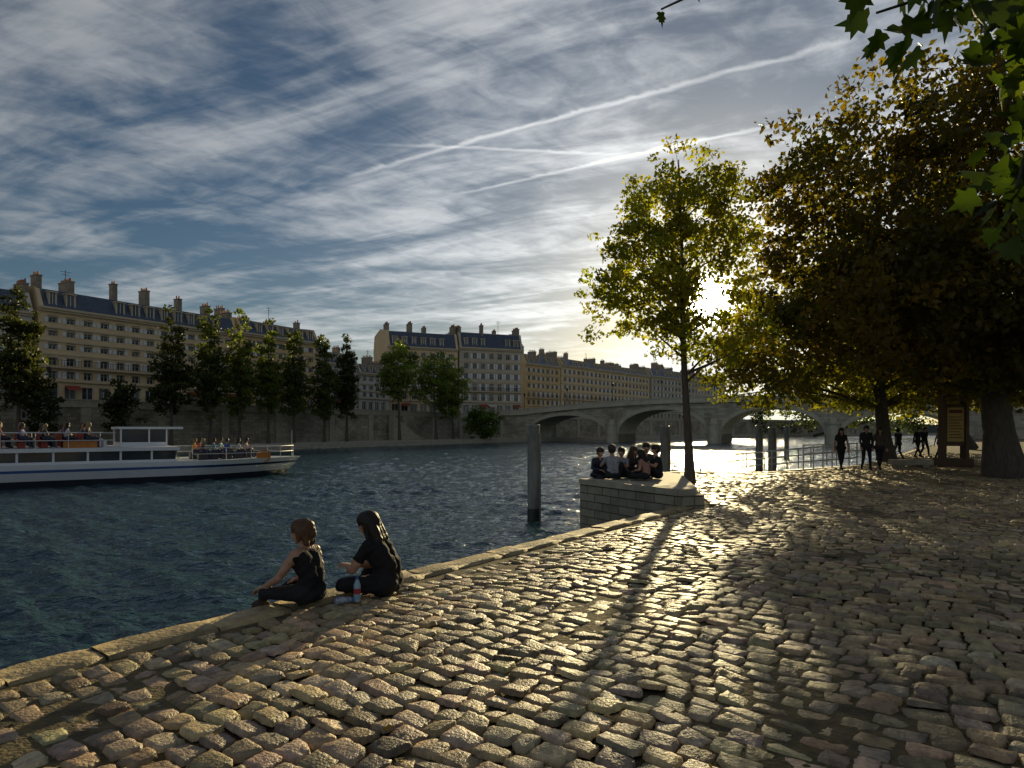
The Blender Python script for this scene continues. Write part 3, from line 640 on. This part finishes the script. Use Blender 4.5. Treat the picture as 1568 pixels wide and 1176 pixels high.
def kiosk(x,y):
    root=empty('information_kiosk',(x,y,0),math.radians(-12))
    mwood=mat('kiosk_wood',(.12,.07,.035),scale=4,stretch=(1,1,.2)); mpan=mat('kiosk_poster',(.55,.40,.12),(.45,.3,.1),scale=1.5); mred=mat('kiosk_print',(.2,.06,.03))
    b=MB(); b.box(-.62,.62,-.45,.45,0,.35); b.box(-.5,-.38,-.3,.3,.352,2.9); b.box(.38,.5,-.3,.3,.352,2.9); b.box(-.38,.38,-.2,.2,.9,2.75); b.box(-.58,.58,-.4,.4,2.902,3.02)
    b.prism([(-.5,-.32),(.5,-.32),(.5,.32),(-.5,.32)],3.022,3.16); b.make('frame',mwood,root)
    p=MB(); p.box(-.33,.33,-.225,-.203,1.1,2.6); p.make('poster',mpan,root); t=MB()
    for k in range(8): t.box(-.26,.26-.05*(k%3),-.232,-.227,1.25+k*.13,1.29+k*.13)
    t.box(-.26,.26,-.232,-.227,2.35,2.5); t.make('poster_text',mred,root)
kiosk(19.6,29)
for k,(x,y,l) in enumerate([(17.2,28.2,1.7),(20.8,27,2.4),(23.5,29,2.4)]):
    b=MB(); b.box(-l/2,l/2,-.3,.3,.12,.34); b.box(-l/2+.1,-l/2+.4,-.2,.2,-.03,.12-.002); b.box(l/2-.4,l/2-.1,-.2,.2,-.03,.12-.002); b.make('stone_bench',m_plain,loc=(x,y,0),rz=.2)

# ------------------------------------------------------------ people
def capsule(V,F,a,b,ra,rb,seg=12,rings=5):
    a=Vector(a);b=Vector(b);d=b-a; L_=d.length
    if L_<1e-5: d=Vector((0,0,1)); 
    d.normalize(); u=d.cross(Vector((.3,.5,.8)));
    if u.length<1e-3: u=d.cross(Vector((1,0,0)))
    u.normalize(); v=d.cross(u); prof=[]
    for i in range(rings+1):
        t=-math.pi/2+math.pi/2*i/rings; prof.append((a+d*ra*math.sin(t),ra*math.cos(t)))
    for i in range(rings+1):
        t=math.pi/2*i/rings; prof.append((b+d*rb*math.sin(t),rb*math.cos(t)))
    i0=len(V)
    for (c,r) in prof:
        r=max(r,1e-4)
        for k in range(seg):
            th=2*math.pi*k/seg; V.append(tuple(c+(u*math.cos(th)+v*math.sin(th))*r))
    n=len(prof)
    for i in range(n-1):
        for k in range(seg):
            p=i0+i*seg+k;q_=i0+i*seg+(k+1)%seg; F.append((p,q_,q_+seg,p+seg))
    F.append(tuple(i0+k for k in reversed(range(seg)))); F.append(tuple(i0+(n-1)*seg+k for k in range(seg)))
PM={}
def pmat(c,rough=.85):
    k=(c,rough)
    if k not in PM: PM[k]=mat('cloth_%d'%len(PM),c,tuple(x*.7 for x in c),rough=rough,scale=12,bump=.5,bscale=18,spec=.3)
    return PM[k]
SK=mat('skin',(.40,.23,.15),(.34,.19,.13),rough=.5,scale=8)
def person_mesh(name,J,shirt,pants,hair,shoes,skin=SK,long_sleeve=False,bare_shoulder=False,longhair=False,bob=False,vox=.014,fem=True,slim=1.):
    pr=[]
    def c(a,b,ra,rb,m): pr.append((Vector(a),Vector(b),ra,rb,m))
    lt=(Vector(J['shR'])-Vector(J['shL'])).normalized(); k=slim
    hl,hr=Vector(J['hipL']),Vector(J['hipR']); wa=Vector(J['waist']); ch=Vector(J['chest']); nk=Vector(J['neck']); hd=Vector(J['head'])
    hlat=(hr-hl).normalized(); pm=(hl+hr)/2
    c(hl,hr,.115*k,.115*k,2); 
    for s in (-1,1):
        c(pm+hlat*s*.06,wa+lt*s*.05,.11*k,.095*k,1); c(wa+lt*s*.05,ch+lt*s*.065,.095*k,.108*k,1); c(ch+lt*s*.06,nk+lt*s*.03-Vector((0,0,.03)),.10*k,.05,1)
    if fem:
        fw=lt.cross(Vector((0,0,1))); fw=-fw if fw.y<0 else fw
        for s in (-1,1): c(ch+lt*s*.065+fw*.075-Vector((0,0,.03)),ch+lt*s*.065+fw*.08-Vector((0,0,.04)),.055,.055,1)
    m_sh=0 if bare_shoulder else 1
    for s,A in ((-1,'L'),(1,'R')):
        sh=Vector(J['sh'+A]);e=Vector(J['el'+A]);wr=Vector(J['wr'+A]);
        c(nk+lt*s*.04-Vector((0,0,.03)),sh,.05,.052*k,m_sh)
        c(ch+lt*s*.09+Vector((0,0,.03)),sh-Vector((0,0,.03)),.08*k,.055*k,1)
        mid=sh.lerp(e,.62); c(sh,mid,.053*k,.046*k,m_sh); c(mid,e,.046*k,.038*k,1 if long_sleeve else 0)
        c(e,e.lerp(wr,.35),.039*k,.038*k,1 if long_sleeve else 0); c(e.lerp(wr,.35),wr,.038*k,.026,1 if long_sleeve else 0)
        hdv=Vector(J.get('hand'+A,tuple((wr-e).normalized()))).normalized(); side=hdv.cross(Vector((0,0,1)))
        if side.length<.2: side=Vector((0,1,0)).cross(hdv)*-1
        side.normalize(); nrm=side.cross(hdv).normalized(); 
        if nrm.z>0: nrm=-nrm
        th_s=-s if abs(hdv.z)<.8 else s
        kn=wr+hdv*.085
        for o in (-.026,-.009,.009,.026): c(wr+side*o*.5,kn+side*o*1.1,.017,.0135,0)
        fl=[.058,.072,.078,.068] ; fr_=max(.0088,vox*.62)
        offs=[-.03,-.0105,.0105,.03]
        if th_s<0: fl=fl[::-1]
        for o,l in zip(offs,fl):
            a=kn+side*o; b_=a+(hdv*.9+nrm*.35).normalized()*l*.55; d_=b_+(hdv*.6+nrm*.8).normalized()*l*.5; c(a,b_,fr_*1.08,fr_,0); c(b_,d_,fr_,fr_*.85,0)
        t0=wr+hdv*.025+side*th_s*.026; t1=t0+(hdv*.7+side*th_s*.7+nrm*.2).normalized()*.04; t2=t1+(hdv*.95+side*th_s*.15+nrm*.3).normalized()*.032; c(t0,t1,fr_*1.3,fr_*1.1,0);c(t1,t2,fr_*1.1,fr_*.9,0)
        h=Vector(J['hip'+A]);kn_=Vector(J['kn'+A]);an=Vector(J['an'+A]);to=Vector(J['toe'+A])
        c(h,kn_,.092*k,.06*k,2)
        c(kn_,kn_.lerp(an,.35),.058*k,.058*k,2); c(kn_.lerp(an,.35),an,.056*k,.038,2)
        hv=(to-an); hv.z=0
        if hv.length>0: hv.normalize()
        c(an-hv*.03-Vector((0,0,.02)),an+(to-an)*.35,.038,.042,4); c(an+(to-an)*.35,to,.042,.03,4)
    up=Vector(J.get('hup',(0,0,1))).normalized(); f=Vector(J.get('face',(0,1,0))); f-=up*f.dot(up); f.normalize(); hs=f.cross(up).normalized()
    c(nk-Vector((0,0,.04)),hd-up*.05-f*.015,.052,.05,0)
    c(hd+up*.025-f*.018,hd+up*.03+f*.012,.092,.086,0); c(hd-up*.05+f*.035,hd-up*.035+f*.045,.05,.055,0); c(hd-up*.078+f*.062,hd-up*.07+f*.06,.022,.024,0)
    c(hd+f*.088+up*.01,hd+f*.108-up*.022,.009,.014,0); c(hd+f*.088-up*.048-hs*.012,hd+f*.088-up*.048+hs*.012,.009,.009,0)
    for s in (-1,1): c(hd+hs*s*.085-up*.02,hd+hs*s*.09+up*.012-f*.008,.011,.014,0)
    c(hd+up*.045-f*.034,hd+up*.055+f*.012,.100,.093,3); c(hd-up*.01-f*.05,hd+up*.02-f*.05,.082,.09,3)
    for s in (-1,1): c(hd+hs*s*.055+up*.03-f*.02,hd+hs*s*.06-up*.02-f*.03,.05,.042,3)
    if longhair:
        for o in (-.05,0,.05): c(hd-f*.06+hs*o,nk-f*.085+hs*o*1.3-Vector((0,0,.03)),.06,.055,3); c(nk-f*.085+hs*o*1.3-Vector((0,0,.03)),nk-f*.11+hs*o*1.1-Vector((0,0,.17)),.055,.02,3)
        for s in (-1,1): c(hd+hs*s*.065-f*.01,hd+hs*s*.08-up*.13+f*.01,.042,.025,3)
    if bob:
        for o in (-.06,-.02,.03,.065): c(hd-f*.055+hs*o+up*.02,hd-f*.07+hs*o*1.15-up*(.07+.03*abs(o)*20),.052,.03,3)
        c(hd-f*.10+up*.03,hd-f*.11-up*.02,.045,.045,3); c(hd+up*.09-f*.06,hd+up*.07-f*.09,.04,.05,3)
        for s in (-1,1): c(hd+hs*s*.07+up*.02,hd+hs*s*.085-up*.07+f*.005,.035,.018,3)
    Vv=[];Ff=[]
    for p in pr: capsule(Vv,Ff,p[0],p[1],p[2],p[3])
    me=bpy.data.meshes.new(name+'_raw'); me.from_pydata(Vv,[],Ff); me.update(); o=bpy.data.objects.new(name+'_raw',me); COL.objects.link(o)
    r=o.modifiers.new('r','REMESH'); r.mode='VOXEL'; r.voxel_size=vox; r.use_smooth_shade=True
    s_=o.modifiers.new('s','SMOOTH'); s_.factor=.5; s_.iterations=3 if vox<.01 else 2
    dg=bpy.context.evaluated_depsgraph_get(); dg.update(); nm=bpy.data.meshes.new_from_object(o.evaluated_get(dg)); nm.name=name+'_body'
    bpy.data.objects.remove(o)
    if vox<.01:
        nvv=len(nm.vertices); co=np.zeros(nvv*3,dtype=np.float32); nm.vertices.foreach_get('co',co); co=co.reshape(-1,3); no=np.zeros(nvv*3,dtype=np.float32); nm.vertices.foreach_get('normal',no); no=no.reshape(-1,3)
        body=co[:,2]<float(nk.z)-.05
        w_=np.sin(co[:,2]*62+np.sin(co[:,0]*21)*2.2+co[:,1]*26)*.0032+np.sin(co[:,2]*35-co[:,0]*47+1)*.003
        hr_=(~body)*np.sin(co[:,0]*210+np.sin(co[:,2]*30)*2)*.0016
        dist_h=np.linalg.norm(co-np.array(hd+f*.09),axis=1)
        amt=np.where(body,w_,hr_*(dist_h>.09)); 
        for A in 'LR': amt=np.where(np.linalg.norm(co-np.array(J['wr'+A]),axis=1)<.2,0,amt)
        co+=no*amt[:,None]; nm.vertices.foreach_set('co',co.ravel())
    nv=len(nm.polygons); cen=np.zeros(nv*3,dtype=np.float32); nm.polygons.foreach_get('center',cen); cen=cen.reshape(-1,3)
    best=np.full(nv,1e9); idx=np.zeros(nv,dtype=np.int32)
    for (a,b_,ra,rb,m) in pr:
        a=np.array(a);d_=np.array(b_)-a; L2=max(d_@d_,1e-9); t=np.clip(((cen-a)@d_)/L2,0,1); ds=np.linalg.norm(cen-(a+t[:,None]*d_),axis=1)-(ra+(rb-ra)*t)
        if m==3: ds-=.002
        k_=ds<best; best[k_]=ds[k_]; idx[k_]=m
    nm.materials.clear()
    for m in (skin,pmat(shirt),pmat(pants),pmat(hair,.5),pmat(shoes)): nm.materials.append(m)
    nm.polygons.foreach_set('material_index',idx); nm.polygons.foreach_set('use_smooth',np.ones(nv,dtype=bool))
    nm.update()
    return nm,(hd,f,hs,up)
M_EYE=mat('eye_dark',(.03,.02,.015),rough=.2)
def place(name,nm,info,loc,rz,sc_=1):
    root=empty(name,loc,rz); root.scale=(sc_,)*3
    b=bpy.data.objects.new('body',nm); COL.objects.link(b); b.parent=root
    hd,f,hs,up=info; e=MB()
    for s in (-1,1):
        p=hd+f*.083+hs*s*.032+up*.012; e.tube([tuple(p-up*.008),tuple(p-up*.004),tuple(p+up*.004),tuple(p+up*.008)],[.006,.013,.013,.006],8)
    e.make('eyes',M_EYE,root,smooth=True); return root
BLK=(.012,.012,.014)
def J_cross(lean=.10,headf=.05,arms='lap',hz=.70):
    J=dict(hipL=(-.09,0,.115),hipR=(.09,0,.115),waist=(0,-.03+lean*.1,.28),chest=(0,lean*.6,.43),neck=(0,lean,.555),head=(0,lean+headf,hz),shL=(-.165,lean*.85,.51),shR=(.165,lean*.85,.51),
      knL=(-.33,.27,.12),knR=(.33,.27,.12),anL=(.06,.34,.07),anR=(-.08,.27,.07),toeL=(.22,.36,.05),toeR=(-.22,.33,.05))
    if arms=='lap': J.update(elL=(-.24,.10,.28),elR=(.24,.10,.28),wrL=(-.10,.28,.24),wrR=(.10,.28,.25),handL=(.5,.8,-.2),handR=(-.5,.8,-.2))
    return J
J=J_cross(lean=.07,headf=.03,hz=.705); J.update(hup=(.0,.12,1),face=(-.25,1,-.12),elL=(-.26,.17,.29),wrL=(-.22,.38,.18),handL=(-.05,1,-.35),elR=(.25,.05,.26),wrR=(.18,.27,.20),handR=(-.3,.9,-.3),knL=(-.22,.38,.12),anL=(-.05,.54,-.02),toeL=(-.05,.66,-.07),knR=(.26,.36,.14),anR=(.02,.42,.07),toeR=(-.12,.48,.05))
nm,inf=person_mesh('seated_woman',J,BLK,(.02,.02,.025),(.10,.05,.022),(.05,.04,.035),bare_shoulder=True,vox=.008,bob=True,slim=1.0)
place('seated_woman',nm,inf,(-1.90,6.14,.015),math.atan2(.35,-.94)-math.pi/2,.93)
J=J_cross(lean=.15,headf=.06,hz=.695); J.update(hup=(0,.35,1),face=(0,1,-.35),elL=(-.23,.27,.27),wrL=(-.06,.42,.27),handL=(.6,.8,.1),elR=(.23,.24,.25),wrR=(.07,.42,.25),handR=(-.5,.85,.15),knL=(-.31,.33,.13),knR=(.31,.33,.17))
nm,inf=person_mesh('seated_woman',J,BLK,(.015,.015,.018),(.018,.013,.01),(.04,.035,.03),vox=.008,longhair=True,slim=1.2)
place('seated_woman',nm,inf,(-1.25,6.52,.015),math.atan2(.25,-.97)-math.pi/2,.97)
def bottle(x,y):
    mgl=mat('bottle_plastic',(.25,.4,.5),(.2,.35,.45),rough=.1); r=empty('water_bottle',(x,y,.02)); b=MB()
    b.tube([(0,0,0),(0,0,.02),(0,0,.15),(0,0,.19),(0,0,.21)],[.030,.034,.034,.02,.013],14); b.make('bottle_body',mgl,r,smooth=True)
    c=MB(); c.tube([(0,0,.21),(0,0,.23)],[.016,.016],12); c.make('cap',mat('cap_blue',(.03,.1,.4)),r); l=MB(); l.tube([(0,0,.07),(0,0,.12)],[.0352,.0352],14,cap=False); l.make('label',mat('label_red',(.4,.04,.05)),r)
bottle(-1.47,6.2)
def bag(x,y):
    V=[];F=[];capsule(V,F,(-.05,0,.035),(.05,.01,.03),.035,.03,10,4); capsule(V,F,(.05,.01,.03),(.10,.03,.02),.012,.025,10,3)
    obj_from('snack_bag',V,F,mat('bag_paper',(.06,.12,.3),(.5,.5,.5),scale=20,bump=1,bscale=30),loc=(x,y,.012),rz=.4,smooth=True)
bag(-1.58,6.12)
def J_kneeup(lean=.02):
    J=J_cross(lean=lean,headf=.03,hz=.73); J.update(knL=(-.13,.36,.42),knR=(.12,.4,.36),anL=(-.13,.50,.07),anR=(.1,.6,.07),toeL=(-.13,.66,.04),toeR=(.1,.76,.04),elL=(-.24,.16,.33),elR=(.24,.14,.33),wrL=(-.08,.36,.40),wrR=(.1,.36,.38),handL=(.5,.8,-.2),handR=(-.5,.8,-.2)); return J
grp=[((2.30,17.35),200,'c',(.03,.035,.05),(.02,.02,.03),(.03,.02,.015)),((2.62,17.0),20,'k',(.32,.32,.34),(.03,.03,.04),(.04,.025,.015)),((2.95,17.6),150,'k',(.25,.26,.3),(.03,.03,.03),(.02,.015,.01)),
     ((3.25,17.9),230,'c',(.05,.03,.03),(.05,.05,.07),(.06,.03,.015)),((3.42,16.7),60,'c',(.38,.2,.16),(.02,.02,.02),(.015,.01,.01)),((3.85,17.3),100,'k',(.02,.02,.02),(.02,.02,.025),(.03,.018,.01)),((3.72,18.1),170,'k',(.04,.04,.05),(.03,.03,.04),(.04,.02,.01))]
for i,(p,a,k,s,pn,h) in enumerate(grp):
    nm,inf=person_mesh('sitting_person',J_cross(.06+.04*(i%3)) if k=='c' else J_kneeup(.03*(i%2)),s,pn,h,(.03,.03,.03),vox=.014,longhair=i in (3,4),fem=i in (3,4,1),long_sleeve=i in (0,3))
    place('sitting_person',nm,inf,(p[0],p[1],.335 if i not in (1,4) else .355),math.radians(a),[1.0,1.04,.96,1.02,.93,1.05,1.1][i])
def J_walk(ph=1,sw=1):
    return dict(hipL=(-.09,0,.90),hipR=(.09,0,.90),waist=(0,.0,1.08),chest=(0,.01,1.27),neck=(0,.015,1.43),head=(0,.04,1.57),shL=(-.17,0,1.38),shR=(.17,0,1.38),
     knL=(-.09,.12*ph+.05,.48),knR=(.09,-.05*ph+.06,.48),anL=(-.09,.24*ph-.02,.09),anR=(.09,-.27*ph,.12),toeL=(-.1,.24*ph+.14,.035),toeR=(.1,-.27*ph+.14,.04),
     elL=(-.22,-.08*ph*sw,1.12),elR=(.22,.05*ph*sw,1.12),wrL=(-.21,-.10*ph*sw+.05,.87),wrR=(.21,.16*ph*sw+.05,.89))
wk=[((13.2,26.2),175,1.0,(.02,.02,.02),(.02,.02,.025),1),((14.1,26.0),165,1.06,(.03,.03,.03),(.02,.02,.03),0),((14.8,26.3),170,1.02,(.12,.09,.07),(.03,.03,.04),1),((20.4,34.5),10,1.0,(.03,.03,.035),(.02,.02,.02),0),((23.3,37.5),200,1.05,(.02,.02,.02),(.02,.02,.02),0),((24.0,38),190,1.04,(.03,.02,.02),(.02,.02,.03),0),((22.6,34.5),30,1.02,(.3,.3,.3),(.04,.04,.05),1)]
for i,(p,a,s_,sh,pn,fm) in enumerate(wk):
    nm,inf=person_mesh('walking_person',J_walk(1 if i%2 else -1),sh,pn,(.03,.02,.012),(.03,.03,.03),vox=.016,longhair=bool(fm),fem=bool(fm),long_sleeve=i%3!=0)
    place('walking_person',nm,inf,(p[0],p[1],.0),math.radians(a),s_)

# ------------------------------------------------------------ tour boat
def boat():
    a=Vector((-14.4,44.5)); dirv=Vector((.79,.613)).normalized(); Lb=46; Wb=6.4
    root=empty('tour_boat',(a.x,a.y,ZW),math.atan2(dirv.y,dirv.x))
    mh=mat('boat_white',(.72,.73,.75),(.6,.62,.66),rough=.3,scale=.5); mb_=mat('boat_dark_hull',(.02,.025,.04),rough=.4); mbl=mat('boat_blue_stripe',(.05,.11,.3),rough=.35); mor=mat('boat_orange',(.5,.18,.03),rough=.4); msb=mat('seat_red',(.28,.05,.035))
    def outline(ex,bowl=7):
        pts=[]
        for i in range(11):
            t=i/10; pts.append((-bowl*(1-t), -ex*(1-(t)**1.8)))
        return [(-Lb,-ex)]+pts+[(x,-y) for x,y in pts[:-1]][::-1]+[(-Lb,ex)]
    def loft(z0,e0,b0,z1,e1,b1,mt,name,cap=True):
        o0=outline(e0,b0);o1=outline(e1,b1); b=MB(); n=len(o0)
        b.v=[(x-(1.6 if z0<.2 else 0.8 if z0<.8 else .3),y+0,z0) for x,y in o0]+[(x-(0.8 if z0<.2 else .3 if z0<.8 else 0),y,z1) for x,y in o1]
        for k in range(n):
            j=(k+1)%n; b.f.append((k,j,n+j,n+k)); b.m.append(0)
        if cap: b.f.append(tuple(n+k for k in range(n))); b.m.append(0)
        return b.make(name,mt,root)
    loft(-.6,Wb/2-.35,7,.3,Wb/2-.15,7,mb_,'hull_bottom',False)
    loft(.3,Wb/2-.15,7,.72,Wb/2,7,mh,'hull_side',False)
    loft(.72,Wb/2,7,.86,Wb/2+.02,7,mbl,'hull_stripe',False)
    loft(.86,Wb/2+.02,7,1.12,Wb/2+.05,7,mh,'gunwale',True)
    c=MB(); x1=-8.2; x0=-Lb+.5; yb=Wb/2-.25
    c.box(x0,x1,-yb,yb,1.122,1.25); g=MB(); g.box(x0+.05,x1-.05,-yb+.05,yb-.05,1.252,1.75)
    k=x0
    while k<x1: c.box(k,k+.1,-yb+.0,-yb+.06,1.252,1.75); c.box(k,k+.1,yb-.06,yb,1.252,1.75); k+=1.5
    c.box(x0-.1,x1+.15,-yb-.1,yb+.1,1.752,1.95)
    c.box(-11.6,-11.45,-1.5,1.5,1.952,2.35)
    c.box(-10.9,-7.6,-1.6,1.6,2.95,3.08)
    for xx in (-10.8,-9.4,-8.5):
        for yy in (-1.5,1.42): c.box(xx,xx+.08,yy,yy+.08,2.2,2.95)
    c.box(-10.8,-8.42,-1.5,1.5,1.952,2.2)
    g.box(-10.75,-8.47,-1.45,1.45,2.202,2.948)
    c.v+=[(x1+.15,-yb,1.25),(x1+.15,yb,1.25),(x1-.0,yb,1.75),(x1,-yb,1.75)]; c.f.append((len(c.v)-4,len(c.v)-3,len(c.v)-2,len(c.v)-1)); c.m.append(0)
    c.make('superstructure',mh,root); g.make('cabin_glazing',m_glass,root)
    r=MB()
    for yy in (-yb+.02,yb-.02):
        for z in (2.35,2.75): r.tube([(x0,yy,z),(-11.2,yy,z)],[.025,.025],5)
        k=x0
        while k<-11.2: r.tube([(k,yy,1.95),(k,yy,2.75)],[.02,.02],5); k+=1.4
    for z in (1.5,1.85):
        r.tube([(-7.4,-Wb/2+.15,z),(-4,-Wb/2+.6,z),(-1.8,-1.3,z),(-.5,0,z),(-1.8,1.3,z),(-4,Wb/2-.6,z),(-7.4,Wb/2-.15,z)],[.02]*7,5)
    for (x,y) in ((-7.4,-Wb/2+.15),(-5.5,-Wb/2+.4),(-4,-Wb/2+.6),(-1.8,-1.3),(-.5,0),(-1.8,1.3)): r.tube([(x,y,1.12),(x,y,1.85)],[.02,.02],5)
    r.tube([(-.6,0,1.1),(-.6,0,2.9)],[.03,.015],6)
    r.make('railings',m_rail,root)
    o=MB(); o.tube([(-3.0,-1.9,1.25),(-3,-1.5,1.25)],[.4,.4],14); o.box(-13.5,-12,-yb+.3,-yb+.8,1.952,2.3); o.make('lifebuoy_box',mor,root)
    s=MB(); k=-12.6
    while k>x0+1:
        for (y0,y1) in ((-2.5,-.4),(.4,2.5)):
            s.box(k,k+.42,y0,y1,2.3,2.36); s.box(k-.06,k-.003,y0,y1,2.3,2.75); s.box(k+.05,k+.35,y0+.1,y0+.2,1.952,2.298); s.box(k+.05,k+.35,y1-.2,y1-.1,1.952,2.298)
        k-=.95
    s.make('deck_seats',msb,root)
    def J_chair():
        J=J_cross(.03,.03,hz=.75); J.update(knL=(-.1,.42,.10),knR=(.1,.42,.10),anL=(-.1,.44,-.3),anR=(.1,.44,-.3),toeL=(-.1,.58,-.36),toeR=(.1,.58,-.36)); return J
    vs=[]
    for i,(sh,hr) in enumerate([((.45,.06,.04),(.03,.02,.01)),((.06,.10,.3),(.05,.03,.015)),((.55,.53,.5),(.02,.015,.01)),((.55,.25,.05),(.15,.09,.04)),((.05,.05,.06),(.3,.2,.1)),((.12,.3,.4),(.04,.02,.01)),((.5,.35,.3),(.03,.02,.015))]):
        vs.append(person_mesh('passenger',J_chair(),sh,(.05,.06,.1),hr,(.05,.05,.05),vox=.028,longhair=i%2==0,fem=i%2==0,long_sleeve=i%3==0)[0])
    R=random.Random(3); k=-12.6; n=0
    while k>x0+1:
        for y in (-2.25,-1.75,-1.2,-.7,.7,1.2,1.75,2.25):
            if R.random()<.75:
                ob=bpy.data.objects.new('passenger_%d'%n,R.choice(vs)); COL.objects.link(ob); ob.parent=root; ob.location=(k+.2,y,2.36); ob.rotation_euler=(0,0,-math.pi/2+R.uniform(-.5,.5)); ob.scale=(R.uniform(.88,1.1),)*3; n+=1
        k-=.95
    sb=MB()
    for (x,y) in ((-6.6,-1.8),(-5.9,-1.4),(-5.2,-1.7),(-4.4,-1.2),(-6.2,.8),(-5,.6),(-3.7,-.4),(-3.4,.7),(-6.8,-.6)):
        ob=bpy.data.objects.new('passenger_%d'%n,R.choice(vs)); COL.objects.link(ob); ob.parent=root; ob.location=(x,y,1.5); ob.rotation_euler=(0,0,-math.pi/2+R.uniform(-1,1)); n+=1
        sb.box(x-.25,x+.25,y-.25,y+.25,1.122,1.49)
    sb.make('bow_seats',m_iron,root)
boat()

n=1500; t=rng.uniform(-6,32,n); s=rng.uniform(.3,16,n)
X=P0.x+E.x*t+NN.x*s; Y=P0.y+E.y*t+NN.y*s; k=inside_quay(X,Y)&(Y>1.5); X,Y=X[k],Y[k]
Cn=np.stack([X,Y,np.full(len(X),.03)],1); n=len(X)
a=rng.uniform(0,6.28,n); sz=rng.uniform(.01,.032,n); dx=np.stack([np.cos(a),np.sin(a),rng.normal(size=n)*.2],1)*sz[:,None]; dy=np.stack([-np.sin(a),np.cos(a),rng.normal(size=n)*.3],1)*sz[:,None]*.6
V=np.stack([Cn-dx,Cn+dy,Cn+dx,Cn-dy],1).reshape(-1,3)
np_mesh('fallen_leaves',V,np.arange(n*4).reshape(n,4),m_leafb,colors=np.repeat(np.array((.12,.09,.04))*rng.uniform(.4,1.5,size=(n,1)),4,axis=0))

for i,y in enumerate((78,92,106,120,134,148)):
    b=MB(); b.tube([(0,0,0),(0,0,.8),(0,0,1),(0,0,4.2)],[.14,.12,.07,.05],8); b.tube([(0,0,4.2),(0,0,4.3),(0,0,4.8),(0,0,5.0)],[.1,.2,.28,.04],6)
    b.make('street_lamp',m_iron,loc=(fx(y,12.5),y,4.2))
print('done')
